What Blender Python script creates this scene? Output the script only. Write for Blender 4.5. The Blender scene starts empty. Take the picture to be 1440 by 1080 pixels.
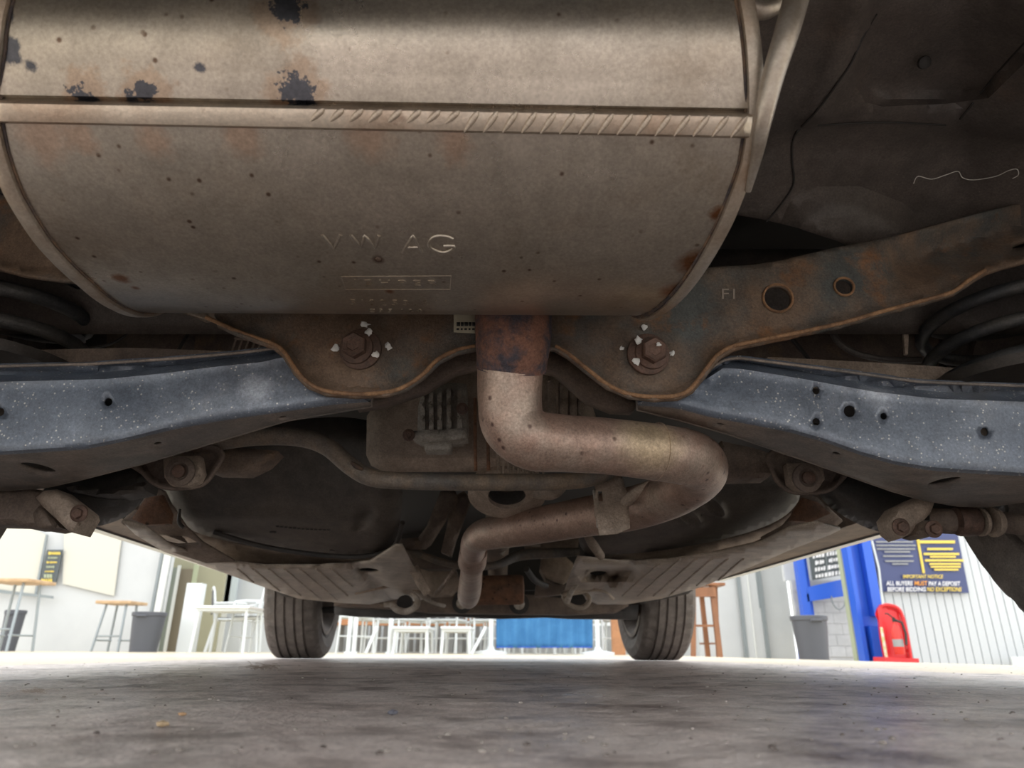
import bpy, bmesh, math, random
import numpy as np
from mathutils import Vector, Matrix, noise
from mathutils.geometry import delaunay_2d_cdt
random.seed(7)
SC = bpy.context.scene
COL = SC.collection
PI = math.pi

# ------------------------------------------------------------------ camera
FPX = 970.0
TH = math.atan(376 / FPX)
RO = math.radians(0.35)
CAM = Vector((0, 0, 0.035))
_f = Vector((0, math.cos(TH), math.sin(TH)))
_u0 = Vector((0, -math.sin(TH), math.cos(TH)))
_r0 = Vector((1, 0, 0))
_r = _r0 * math.cos(RO) + _u0 * math.sin(RO)
_u = -_r0 * math.sin(RO) + _u0 * math.cos(RO)
cd = bpy.data.cameras.new('camera')
cd.sensor_width = 36; cd.lens = FPX * 36 / 1440
cd.clip_start = 0.01; cd.clip_end = 200
cd.dof.use_dof = True; cd.dof.focus_distance = 0.66; cd.dof.aperture_fstop = 11
cam = bpy.data.objects.new('camera', cd); COL.objects.link(cam)
m3 = Matrix((_r, _u, -_f)).transposed()
cam.matrix_world = Matrix.Translation(CAM) @ m3.to_4x4()
SC.camera = cam

# ------------------------------------------------------------------ world, light, exposure
w = bpy.data.worlds.new('overcast_sky'); SC.world = w; w.use_nodes = True
bg = w.node_tree.nodes['Background']
bg.inputs[0].default_value = (0.98, 0.99, 1.0, 1); bg.inputs[1].default_value = 1.0
SC.view_settings.view_transform = 'Standard'; SC.view_settings.look = 'None'
SC.view_settings.gamma = 1; SC.view_settings.use_curve_mapping = False
SC.view_settings.exposure = 1.35
SC.cycles.max_bounces = 10; SC.cycles.diffuse_bounces = 6; SC.cycles.glossy_bounces = 5
try: SC.cycles.use_denoising = True
except Exception: pass

# ------------------------------------------------------------------ pixel helpers (a pixel becomes a ray, the ray meets a plane at its real place)
def ray(x, y): return _f + _r * ((x - 720) / FPX) + _u * ((540 - y) / FPX)
def PD(x, y, d): return CAM + ray(x, y) * d
def PY(x, y, Y):
    r = ray(x, y); return CAM + r * (Y / r.y)
def PZ(x, y, Z):
    r = ray(x, y); return CAM + r * ((Z - CAM.z) / r.z)
def YZ(x, y, Z):
    r = ray(x, y); return r.y * (Z - CAM.z) / r.z if abs(r.z) > 1e-6 else 99
def mpp(x, y, Y):              # metres per pixel at depth Y
    r = ray(x, y); return (Y / r.y) / FPX

# ------------------------------------------------------------------ materials
def _n(nt, t, **k):
    n = nt.nodes.new(t)
    for a, b in k.items(): setattr(n, a, b)
    return n
def _mix(nt, fac, a, b, blend='MIX'):
    m = _n(nt, 'ShaderNodeMix', data_type='RGBA', blend_type=blend)
    for s, v in ((m.inputs[0], fac), (m.inputs[6], a), (m.inputs[7], b)):
        if hasattr(v, 'links'): nt.links.new(v, s)
        elif isinstance(v, (int, float)): s.default_value = v
        else: s.default_value = (*v, 1)
    return m.outputs[2]
def _ramp(nt, src, lo, hi, a=0.0, b=1.0):
    m = _n(nt, 'ShaderNodeMapRange'); m.clamp = True
    nt.links.new(src, m.inputs[0])
    m.inputs[1].default_value = lo; m.inputs[2].default_value = hi; m.inputs[3].default_value = a; m.inputs[4].default_value = b
    return m.outputs[0]
def _noise(nt, co, scale, detail=6, rough=.6, dist=0.0):
    n = _n(nt, 'ShaderNodeTexNoise'); nt.links.new(co, n.inputs['Vector'])
    n.inputs['Scale'].default_value = scale; n.inputs['Detail'].default_value = detail
    n.inputs['Roughness'].default_value = rough; n.inputs['Distortion'].default_value = dist
    return n.outputs['Fac']
def mat(name, c1, c2=None, scale=6, lo=.42, hi=.6, rough=.6, metal=0.0, bump=.0, bscale=120, c3=None, s3=25, lo3=.55, hi3=.7,
        speck=None, spscale=350, spt=.06, stretch=(1, 1, 1), spots=(), rough2=None, coat=0, mottle=0.0):
    m = bpy.data.materials.new(name); m.use_nodes = True; nt = m.node_tree
    b = nt.nodes['Principled BSDF']
    tc = _n(nt, 'ShaderNodeTexCoord'); mp = _n(nt, 'ShaderNodeMapping')
    nt.links.new(tc.outputs['Object'], mp.inputs[0]); mp.inputs['Scale'].default_value = stretch
    co = mp.outputs[0]
    col = None; fac = None
    if c2 is not None:
        fac = _ramp(nt, _noise(nt, co, scale, 7, .62), lo, hi)
        col = _mix(nt, fac, c1, c2)
    else: col = c1
    if c3 is not None:
        col = _mix(nt, _ramp(nt, _noise(nt, co, s3, 6, .65), lo3, hi3), col, c3)
    if speck is not None:
        v = _n(nt, 'ShaderNodeTexVoronoi'); nt.links.new(co, v.inputs['Vector']); v.inputs['Scale'].default_value = spscale
        a = _ramp(nt, v.outputs['Distance'], spt, spt * 2.2, 1, 0)
        bnz = _ramp(nt, _noise(nt, co, spscale * .35, 2), .46, .56)
        mm = _n(nt, 'ShaderNodeMath', operation='MULTIPLY'); nt.links.new(a, mm.inputs[0]); nt.links.new(bnz, mm.inputs[1])
        col = _mix(nt, mm.outputs[0], col, speck)
    for (cen, rad, scol, soft, amp, ns) in spots:     # stains, pale haze and a painted highlight, each fixed on the object
        vm = _n(nt, 'ShaderNodeVectorMath', operation='DISTANCE'); nt.links.new(tc.outputs['Object'], vm.inputs[0]); vm.inputs[1].default_value = cen
        nz = _noise(nt, tc.outputs['Object'], ns, 5, .7)
        ma = _n(nt, 'ShaderNodeMath', operation='MULTIPLY_ADD'); nt.links.new(nz, ma.inputs[0]); ma.inputs[1].default_value = amp; nt.links.new(vm.outputs['Value'], ma.inputs[2])
        f2 = _ramp(nt, ma.outputs[0], rad + amp * .5, rad * (1 + soft) + amp * .5 + 1e-4, 1, 0)
        col = _mix(nt, f2, col, scol)
    if mottle:
        v1 = _ramp(nt, _noise(nt, co, 38, 8, .75), .3, .7, 1 - mottle, 1 + mottle * .6); v2 = _ramp(nt, _noise(nt, co, 420, 3, .7), .3, .7, 1 - mottle * .8, 1 + mottle * .8)
        mm = _n(nt, 'ShaderNodeMath', operation='MULTIPLY'); nt.links.new(v1, mm.inputs[0]); nt.links.new(v2, mm.inputs[1])
        cb = _n(nt, 'ShaderNodeCombineColor'); [nt.links.new(mm.outputs[0], cb.inputs[k]) for k in range(3)]
        col = _mix(nt, 1.0, col, cb.outputs[0], 'MULTIPLY')
    if hasattr(col, 'links'): nt.links.new(col, b.inputs['Base Color'])
    else: b.inputs['Base Color'].default_value = (*col, 1)
    b.inputs['Metallic'].default_value = metal
    if rough2 is not None and fac is not None:
        nt.links.new(_ramp(nt, fac, 0, 1, rough, rough2), b.inputs['Roughness'])
    else: b.inputs['Roughness'].default_value = rough
    if coat: b.inputs['Coat Weight'].default_value = coat; b.inputs['Coat Roughness'].default_value = .15
    if bump:
        bp = _n(nt, 'ShaderNodeBump'); bp.inputs['Strength'].default_value = min(1, bump); bp.inputs['Distance'].default_value = .002 * max(1, bump)
        nt.links.new(_noise(nt, co, bscale, 6, .7), bp.inputs['Height']); nt.links.new(bp.outputs[0], b.inputs['Normal'])
    return m

# ------------------------------------------------------------------ object helpers
def _loc(parent):
    v = Vector((0, 0, 0)); p = parent
    while p: v += p.location; p = p.parent
    return v
def mesh_obj(name, verts, faces, m, parent=None, loc=None, smooth=35, thick=0, bevel=0, local=False):
    base = Vector(loc) if loc is not None else _loc(parent)
    me = bpy.data.meshes.new(name)
    me.from_pydata([tuple(v) if local else tuple(Vector(v) - base) for v in verts], [], [tuple(f) for f in faces])
    me.validate(); me.materials.append(m)
    if smooth:
        me.polygons.foreach_set('use_smooth', [True] * len(me.polygons))
        me.set_sharp_from_angle(angle=math.radians(smooth))
    o = bpy.data.objects.new(name, me); COL.objects.link(o)
    if parent: o.parent = parent
    if loc is not None: o.location = loc
    if thick:
        s = o.modifiers.new('solid', 'SOLIDIFY'); s.thickness = thick; s.offset = -1
    if bevel:
        s = o.modifiers.new('bevel', 'BEVEL'); s.width = bevel; s.segments = 2; s.limit_method = 'ANGLE'
    return o
def tag(o, label=None, cat=None, group=None, kind=None):
    if label: o['label'] = label
    if cat: o['category'] = cat
    if group: o['group'] = group
    if kind: o['kind'] = kind
    return o
def thing(name, loc, label, cat, group=None, rz=0):
    o = bpy.data.objects.new(name, None); COL.objects.link(o); o.location = loc; o.rotation_euler = (0, 0, rz)
    o.empty_display_size = .05
    return tag(o, label, cat, group)
def copy_tree(o, parent=None):
    c = o.copy(); COL.objects.link(c); c.parent = parent
    for ch in list(o.children): copy_tree(ch, c)
    return c

def catmull(pts, n=8, closed=False):
    P = [tuple(map(float, p)) for p in pts]; N = len(P); out = []
    rng = range(N) if closed else range(N - 1)
    for i in rng:
        g = (lambda k: P[k % N]) if closed else (lambda k: P[max(0, min(N - 1, k))])
        a, b, c, d = map(np.array, (g(i - 1), g(i), g(i + 1), g(i + 2)))
        for k in range(n):
            t = k / n
            out.append(tuple(.5 * ((2 * b) + (c - a) * t + (2 * a - 5 * b + 4 * c - d) * t * t + (3 * b - a - 3 * c + d) * t ** 3)))
    if not closed: out.append(P[-1])
    return out
def lin(pts, x):
    xs = [p[0] for p in pts]; return float(np.interp(x, xs, [p[1] for p in pts]))
def inside(poly, x, y):
    c = False; n = len(poly); j = n - 1
    for i in range(n):
        xi, yi = poly[i]; xj, yj = poly[j]
        if (yi > y) != (yj > y) and x < (xj - xi) * (y - yi) / (yj - yi) + xi: c = not c
        j = i
    return c
def resamp(poly, step, closed=True):
    out = []; n = len(poly)
    for i in range(n if closed else n - 1):
        a = np.array(poly[i], float); b = np.array(poly[(i + 1) % n], float)
        k = max(1, int(np.ceil(np.linalg.norm(b - a) / step)))
        for q in range(k): out.append(tuple(a + (b - a) * q / k))
    if not closed: out.append(tuple(map(float, poly[-1])))
    return out
def ell(cx, cy, rx, ry=None, a=0, n=18):
    ry = rx if ry is None else ry; a = math.radians(a)
    return [(cx + rx * math.cos(t) * math.cos(a) - ry * math.sin(t) * math.sin(a), cy + rx * math.cos(t) * math.sin(a) + ry * math.sin(t) * math.cos(a)) for t in [2 * PI * i / n for i in range(n)]]
def panel(name, outline, yf, m, parent=None, loc=None, step=12, holes=(), lines=(), thick=.003, smooth=40, pos=None, extr=0):
    """pressed sheet: an outline with holes, triangulated, every point set at its own depth yf(x, y), then given thickness"""
    ol = resamp(outline, step); V = []; E = []
    def loop(pts, closed=True):
        s = len(V); V.extend(pts); n = len(pts)
        E.extend([(s + i, s + (i + 1) % n) for i in range(n if closed else n - 1)])
    loop(ol)
    hs = [resamp(h, step) for h in holes]
    for h in hs: loop(h)
    for l in lines: loop(resamp(l, step, False), False)
    B = np.array(V)
    x0, y0 = np.array(ol).min(0); x1, y1 = np.array(ol).max(0)
    row = 0; y = y0 + step * .5
    while y < y1:
        x = x0 + (step * .5 if row % 2 else 0)
        while x < x1:
            if inside(ol, x, y) and not any(inside(h, x, y) for h in hs) and ((B - (x, y)) ** 2).sum(1).min() > (step * .45) ** 2:
                V.append((x, y))
            x += step
        y += step * .87; row += 1
    vs, _, fs, *_r2 = delaunay_2d_cdt([Vector(v) for v in V], E, [], 0, 1e-3)
    F = []
    for f in fs:
        cx = sum(vs[i][0] for i in f) / len(f); cy = sum(vs[i][1] for i in f) / len(f)
        if inside(ol, cx, cy) and not any(inside(h, cx, cy) for h in hs):
            f = list(f)
            a = (vs[f[1]][0] - vs[f[0]][0]) * (vs[f[2]][1] - vs[f[0]][1]) - (vs[f[1]][1] - vs[f[0]][1]) * (vs[f[2]][0] - vs[f[0]][0])
            if a > 0: f.reverse()          # image y runs down: keep the front towards the viewer side
            F.append(f)
    fn = pos or (lambda x, y: PY(x, y, yf(x, y)))
    PV = [fn(v[0], v[1]) for v in vs]
    if extr:                               # a solid block: the same outline set back, with side walls
        n = len(PV); cnt = {}
        for f in F:
            for i in range(3):
                e = (f[i], f[(i + 1) % 3]); cnt[e] = 1
        side_ = [e for e in cnt if (e[1], e[0]) not in cnt]
        PV = PV + [p + Vector((0, extr, 0)) for p in PV]
        F = F + [tuple(i + n for i in reversed(f)) for f in F] + [(e[1], e[0], e[0] + n, e[1] + n) for e in side_]
        thick = 0
    return mesh_obj(name, PV, F, m, parent, loc, smooth, thick)
def edist(outline):
    A = np.array(resamp(outline, 5))
    return lambda x, y: math.sqrt(((A - (x, y)) ** 2).sum(1).min())
def pillow(outline, base, depth, r):
    """depth function of a bulging body: base(x,y) plus a rounded fall-off near the outline"""
    d = edist(outline)
    def f(x, y):
        t = max(0, 1 - d(x, y) / r); return base(x, y) + depth * .7 * t * t
    return f

def tube_mesh(path, rad, n=14, caps=True, flat=None):
    P = [Vector(p) for p in path]; N = len(P)
    R = rad if isinstance(rad, (list, tuple)) else [rad] * N
    T = [(P[min(i + 1, N - 1)] - P[max(i - 1, 0)]).normalized() for i in range(N)]
    up = Vector((0, 0, 1)) if abs(T[0].z) < .9 else Vector((1, 0, 0))
    nrm = (up - T[0] * up.dot(T[0])).normalized(); V = []; F = []
    for i in range(N):
        nrm = (nrm - T[i] * nrm.dot(T[i])).normalized(); bi = T[i].cross(nrm)
        for k in range(n):
            a = 2 * PI * k / n
            V.append(P[i] + (nrm * math.cos(a) * (flat or 1) + bi * math.sin(a)) * R[i])
    for i in range(N - 1):
        for k in range(n):
            a = i * n + k; b = i * n + (k + 1) % n
            F.append((a, b, b + n, a + n))
    if caps:
        F.append(tuple(reversed(range(n)))); F.append(tuple(range((N - 1) * n, N * n)))
    return V, F
def tube(name, path, rad, m, parent=None, loc=None, n=14, smooth=50, flat=None):
    V, F = tube_mesh(path, rad, n, True, flat); return mesh_obj(name, V, F, m, parent, loc, smooth)
def tube_px(name, pts, m, parent=None, loc=None, n=16, sub=6, flat=None):
    """pts: (x, y, Y, width in pixels) -> a smooth pipe with its real radius"""
    q = catmull(pts, sub)
    return tube(name, [PY(a, b, c) for a, b, c, d in q], [mpp(a, b, c) * d / 2 for a, b, c, d in q], m, parent, loc, n, 50, flat)
def box_mesh(c, s, rz=0, ax=None):
    """c centre, s full sizes; ax optional 3 axis vectors"""
    c = Vector(c)
    if ax is None:
        ax = (Vector((math.cos(rz), math.sin(rz), 0)), Vector((-math.sin(rz), math.cos(rz), 0)), Vector((0, 0, 1)))
    V = [c + ax[0] * (s[0] / 2 * i) + ax[1] * (s[1] / 2 * j) + ax[2] * (s[2] / 2 * k) for k in (-1, 1) for j in (-1, 1) for i in (-1, 1)]
    F = [(0, 2, 3, 1), (4, 5, 7, 6), (0, 1, 5, 4), (2, 6, 7, 3), (0, 4, 6, 2), (1, 3, 7, 5)]
    return V, F
def join(*ms):
    V = []; F = []
    for v, f in ms:
        s = len(V); V += list(v); F += [tuple(i + s for i in q) for q in f]
    return V, F
def box(name, c, s, m, parent=None, loc=None, rz=0, bevel=0, ax=None):
    V, F = box_mesh(c, s, rz, ax); return mesh_obj(name, V, F, m, parent, loc, 0, 0, bevel)
def lathe_mesh(prof, c, axis, n=32, closed=False):
    """prof: (along axis, radius)"""
    ax = Vector(axis).normalized(); t = Vector((0, 0, 1)) if abs(ax.z) < .9 else Vector((1, 0, 0))
    e1 = (t - ax * t.dot(ax)).normalized(); e2 = ax.cross(e1); c = Vector(c); V = []; F = []
    for (h, r) in prof:
        for k in range(n):
            a = 2 * PI * k / n; V.append(c + ax * h + (e1 * math.cos(a) + e2 * math.sin(a)) * r)
    m = len(prof)
    for i in range(m if closed else m - 1):
        for k in range(n):
            a = i * n + k; b = i * n + (k + 1) % n; i2 = (i + 1) % m
            F.append((a, i2 * n + k, i2 * n + (k + 1) % n, b))
    if not closed:
        F.append(tuple(range(n))); F.append(tuple(reversed(range((m - 1) * n, m * n))))
    return V, F
def lathe(name, prof, c, axis, m, parent=None, loc=None, n=32, smooth=40, closed=False):
    V, F = lathe_mesh(prof, c, axis, n, closed); return mesh_obj(name, V, F, m, parent, loc, smooth)
def bolt(parent, c, axis, r, m, name='bolt', flange=1.6):
    """hex head on a round flange, two children"""
    ax = Vector(axis).normalized()
    w_ = lathe('washer', [(0, r * flange), (r * .35, r * flange), (r * .5, r * flange * .86)], c, ax, m, parent, n=28)
    h = lathe(name, [(r * .3, r), (r * 1.1, r), (r * 1.22, r * .86), (r * 1.2, r * .5), (r * 1.12, r * .45)], c, ax, m, parent, n=6, smooth=20)
    return w_, h
def text_mesh(body, size, extrude=.002, bold=0.0, align='CENTER'):
    cu = bpy.data.curves.new('t', 'FONT'); cu.body = body; cu.size = size; cu.extrude = extrude; cu.offset = bold
    cu.align_x = align; cu.align_y = 'CENTER'; cu.resolution_u = 3
    o = bpy.data.objects.new('t', cu); COL.objects.link(o)
    bpy.context.view_layer.update()
    me = o.evaluated_get(bpy.context.evaluated_depsgraph_get()).to_mesh()
    V = [v.co.copy() for v in me.vertices]; F = [tuple(p.vertices) for p in me.polygons]
    o.to_mesh_clear(); bpy.data.objects.remove(o); bpy.data.curves.remove(cu)
    return V, F

# ------------------------------------------------------------------ the setting: yard floor
M = {}
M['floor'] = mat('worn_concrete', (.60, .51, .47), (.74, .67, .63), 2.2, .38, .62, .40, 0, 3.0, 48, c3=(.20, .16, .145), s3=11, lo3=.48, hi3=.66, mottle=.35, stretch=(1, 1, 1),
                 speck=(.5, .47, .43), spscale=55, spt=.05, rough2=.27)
def _floor_mask(m):  # paints the lit floor cream outside the outline of the car's shade
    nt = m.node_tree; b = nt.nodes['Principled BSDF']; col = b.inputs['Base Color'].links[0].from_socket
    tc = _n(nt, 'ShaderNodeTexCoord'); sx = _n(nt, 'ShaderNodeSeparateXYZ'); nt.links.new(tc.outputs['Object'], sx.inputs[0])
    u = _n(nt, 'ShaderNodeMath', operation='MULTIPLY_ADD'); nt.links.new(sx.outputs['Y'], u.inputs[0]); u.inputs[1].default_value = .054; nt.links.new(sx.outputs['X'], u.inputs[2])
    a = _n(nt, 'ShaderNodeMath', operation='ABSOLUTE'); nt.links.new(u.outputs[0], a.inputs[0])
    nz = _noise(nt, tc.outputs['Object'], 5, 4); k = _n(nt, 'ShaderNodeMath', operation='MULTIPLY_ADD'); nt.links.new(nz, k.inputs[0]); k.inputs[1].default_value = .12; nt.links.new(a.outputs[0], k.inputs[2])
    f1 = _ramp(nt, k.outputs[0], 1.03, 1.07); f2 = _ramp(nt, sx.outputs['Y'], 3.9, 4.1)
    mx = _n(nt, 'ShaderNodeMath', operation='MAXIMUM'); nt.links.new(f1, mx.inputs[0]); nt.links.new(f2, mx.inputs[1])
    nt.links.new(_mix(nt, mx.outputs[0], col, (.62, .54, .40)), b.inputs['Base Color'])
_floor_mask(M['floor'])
def ground_z(x, y):
    z = 0.0
    if x > 1.4: z -= .022 * min(1, (x - 1.4) / 1.5) * (x - 1.4)      # the yard falls away a little on this side
    if y < 2.6:
        z += .0022 * (noise.noise(Vector((x * 7, y * 7, 0))) + .5 * noise.noise(Vector((x * 26, y * 26, 3))) + .2 * noise.noise(Vector((x * 60, y * 60, 5)))) * min(1, (2.6 - y))
        k = noise.noise(Vector((x * 3, y * 3, 9))); z += .0016 * max(0, .7 + k) * (abs(noise.noise(Vector((x * 34, y * 34, 7)))) + .7 * noise.noise(Vector((x * 48, y * 48, 11)))) * min(1, max(0, (y - .35) * 2))
    return z
gx = sorted(set([round(v, 4) for v in list(np.linspace(-14, -2, 13)) + list(np.linspace(-2, -1.6, 9)) + list(np.linspace(-1.6, 1.6, 311)) + list(np.linspace(1.6, 2, 9)) + list(np.linspace(2, 14, 13))]))
gy = sorted(set([round(v, 4) for v in list(np.linspace(-8, -.5, 9)) + list(np.linspace(-.5, .25, 30)) + list(np.linspace(.25, 2.3, 200)) + list(np.linspace(2.3, 3, 25)) + list(np.linspace(3, 20, 18))]))
V = [(x, y, ground_z(x, y)) for y in gy for x in gx]; nx = len(gx)
F = [(j * nx + i, j * nx + i + 1, (j + 1) * nx + i + 1, (j + 1) * nx + i) for j in range(len(gy) - 1) for i in range(nx - 1)]
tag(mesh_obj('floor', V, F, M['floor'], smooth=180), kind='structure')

# ------------------------------------------------------------------ car materials
SY = PY(15, 60, .3)
def sp(x, y, r, col, soft=.5, amp=.01, ns=90):     # a stain on the silencer, at the point of its skin behind that pixel
    return (tuple(SIL(x, y) - SLOC), r, col, soft, amp, ns)
EC = Vector((0, .45, .40)); EA, EB = .16, .11
def ehit(x, y):
    r = ray(x, y); o = CAM
    A = (r.y / EA) ** 2 + (r.z / EB) ** 2; B = 2 * ((o.y - EC.y) * r.y / EA ** 2 + (o.z - EC.z) * r.z / EB ** 2)
    Cc = ((o.y - EC.y) / EA) ** 2 + ((o.z - EC.z) / EB) ** 2 - 1
    D = B * B - 4 * A * Cc
    return (-B - math.sqrt(max(0, D))) / (2 * A)
def SIL(x, y): return CAM + ray(x, y) * ehit(x, y)
def phi_of(p): return math.atan2((p.z - EC.z) / EB, (p.y - EC.y) / EA) % (2 * PI)
SLOC = Vector((-.08, .45, .40))
dk = (.085, .085, .095); rs = (.20, .085, .035); rb = (.11, .06, .04); hl = (.37, .285, .215); rb2 = (.44, .325, .245)
M['steel'] = mat('silencer_steel', (.46, .405, .34), (.36, .31, .25), 7, .3, .7, .22, .9, .05, 260, mottle=.2, speck=(.13, .085, .06), spscale=75, spt=.07, c3=(.30, .235, .17), s3=9, lo3=.5, hi3=.78, rough2=.44,
                 stretch=(1, 1, 1),
                 spots=[sp(402, 15, .014, hl, .5, .04, 60), sp(415, 128, .014, hl, .5, .04, 60), sp(205, 128, .011, hl, .5, .04, 60), sp(120, 130, .010, hl, .5, .04, 60), sp(402, 10, .009, dk, .12, .035, 150), sp(415, 128, .0085, dk, .12, .03, 150), sp(425, 132, .006, dk, .12, .03, 150), sp(112, 135, .005, dk, .12, .03, 150), sp(130, 137, .003, dk, .12, .02, 150), sp(205, 130, .006, dk, .12, .03, 150), sp(185, 137, .004, dk, .12, .025, 150),
                        sp(12, 70, .006, dk, .3, .014), sp(8, 20, .005, dk, .3, .014), sp(532, 365, .002, rb, 1.6, .004), sp(548, 410, .0015, rs, 2, .003),
                        sp(170, 392, .003, rs, 1.5, .01), sp(190, 405, .0015, rs, 1.6, .006), sp(980, 370, .008, rs, 1.2, .012), sp(955, 410, .008, rs, 1.2, .012),
                        sp(1010, 300, .003, rs, 1.4, .012), sp(60, 195, .008, rb2, 1.6, .03, 60), sp(110, 188, .005, rb2, 1.6, .03, 60), sp(215, 195, .006, rb2, 1.6, .03, 60), sp(340, 190, .007, rb2, 1.6, .03, 60), sp(520, 192, .007, rb2, 1.6, .03, 60), sp(640, 200, .006, rb2, 1.6, .03, 60), sp(280, 96, .002, dk, 1, .01, 150), sp(45, 92, .002, dk, 1, .01, 150)])
M['seam'] = mat('seam_steel', (.62, .53, .43), (.44, .31, .22), 14, .45, .75, .38, .8, .3, 200, c3=(.25, .15, .11), s3=40, lo3=.6, hi3=.72, mottle=0.16)
M['rim'] = mat('rim_steel', (.46, .40, .33), (.34, .23, .15), 12, .45, .7, .42, .75, .3, 200, mottle=0.16)
M['rodm'] = mat('hanger_steel', (.48, .43, .37), (.36, .30, .24), 20, .4, .6, .4, .75, .2, 200, mottle=0.16)
M['sealdark'] = mat('dark_edge_crust', (.05, .04, .04), (.14, .085, .05), 60, .4, .6, .8, 0, .8, 200, mottle=0.34)
M['pipe'] = mat('rusty_pipe', (.43, .30, .235), (.30, .185, .14), 12, .35, .7, .44, .5, .3, 320, spots=[(tuple(PY(716, 600, .575) - SLOC), .011, (.15, .12, .095), .5, .02, 120), (tuple(PY(845, 716, .90) - SLOC), .009, (.10, .06, .05), .4, .03, 120), (tuple(PY(925, 615, .62) - SLOC), .02, (.50, .38, .25), 1.2, .02, 60)], c3=(.44, .37, .30), s3=9, lo3=.5, hi3=.75, mottle=0.34,  # pale golden spot is the highlight on the pipe, painted in
                speck=(.10, .055, .045), spscale=75, spt=.10)
M['weld'] = mat('burnt_weld', (.26, .13, .09), (.08, .07, .085), 45, .42, .58, .7, .4, 1, 160, mottle=0.34)
M['plate'] = mat('rusty_subframe', (.185, .125, .085), (.10, .105, .10), 9, .45, .62, .6, .25, .6, 300, c3=(.27, .125, .05), s3=22, lo3=.55, hi3=.72, mottle=0.34,
                 speck=(.42, .32, .22), spscale=260, spt=.05)
M['plate_edge'] = mat('rust_edge', (.36, .20, .10), (.20, .11, .06), 40, .4, .6, .7, .1, .8, 300, mottle=0.34)
M['boltm'] = mat('rusty_bolt', (.16, .095, .07), (.10, .065, .05), 60, .4, .6, .6, .35, .4, 300, mottle=0.34)
M['paint'] = mat('white_paint', (.75, .75, .72), rough=.8)
M['arm'] = mat('blue_black_arm', (.095, .115, .15), (.145, .165, .20), 5, .35, .65, .30, .15, .12, 350, c3=(.16, .15, .14), s3=9, lo3=.62, hi3=.85, mottle=0.34,
               spots=[(tuple(PY(358, 548, .62) - Vector((-.3, .675, .25))), .006, (.34, .37, .42), 2.4, .02, 60), (tuple(PY(143, 624, .62) - Vector((-.3, .675, .25))), .002, (.45, .38, .3), .5, .02, 200)], speck=(.50, .49, .45), spscale=230, spt=.12)  # soft pale spot colours a white haze onto the left arm
M['armdirt'] = mat('arm_dirt', (.25, .20, .165), (.15, .13, .115), 12, .4, .6, .6, 0, .3, 260, mottle=0.34)
M['black'] = mat('black_dusty', (.040, .037, .035), (.075, .062, .052), 6, .4, .65, .55, 0, .2, 260, speck=(.2, .18, .15), spscale=200, spt=.04, mottle=0.34)
M['tank'] = mat('black_tank_plastic', (.06, .052, .046), (.13, .105, .085), 4, .35, .65, .62, 0, .15, 200, speck=(.3, .27, .23), spscale=180, spt=.035, mottle=0.34)
M['coil'] = mat('spring_black', (.045, .048, .052), (.085, .08, .072), 14, .42, .62, .45, .1, .5, 260, mottle=0.34)
M['bar'] = mat('roll_bar_dark', (.14, .125, .11), (.26, .19, .13), 16, .4, .65, .5, .1, .6, 260, mottle=0.34)
M['tan'] = mat('dusty_casting', (.42, .33, .26), (.28, .22, .17), 8, .4, .62, .75, 0, .6, 220, c3=(.26, .22, .18), s3=50, lo3=.58, hi3=.75, mottle=0.34)
M['alu'] = mat('dusty_aluminium', (.42, .39, .34), (.26, .22, .18), 25, .4, .62, .6, .2, .5, 260, mottle=0.34)
M['brown'] = mat('brown_sheet', (.22, .165, .125), (.14, .105, .085), 7, .4, .6, .7, 0, .4, 200, c3=(.23, .15, .09), s3=16, lo3=.6, hi3=.75, mottle=0.34)
M['pan'] = mat('underseal_dark', (.085, .072, .064), (.13, .105, .09), 5, .4, .65, .5, 0, .4, 160, c3=(.13, .085, .06), s3=10, lo3=.6, hi3=.8, speck=(.25, .2, .17), spscale=160, spt=.04, mottle=0.34)
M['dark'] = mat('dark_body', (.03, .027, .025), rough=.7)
M['tray'] = mat('dusty_tray_plastic', (.50, .42, .34), (.36, .30, .24), 4, .35, .62, .5, 0, .2, 130, c3=(.60, .52, .43), s3=6, lo3=.55, hi3=.8, stretch=(1, 1, 1), mottle=0.34)  # lightest patches paint reflected light streaks into the dusty plastic
M['rust'] = mat('orange_rust', (.30, .15, .085), (.20, .11, .07), 30, .4, .6, .7, .1, .5, 200, speck=(.05, .03, .02), spscale=60, spt=.12, mottle=0.34)
M['rubber'] = mat('tyre_rubber', (.13, .112, .098), (.19, .162, .14), 12, .4, .65, .75, 0, .2, 220, mottle=0.34)
M['rimalloy'] = mat('dirty_alloy', (.22, .18, .15), (.12, .095, .08), 10, .4, .6, .6, .2, .3, 160, mottle=0.34)
M['bodypaint'] = mat('car_paint', (.10, .11, .12), rough=.3, coat=.5)
M['pale'] = mat('pale_bracket', (.55, .50, .44), (.35, .29, .23), 30, .4, .6, .6, 0, .3, 200, mottle=0.34)

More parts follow.
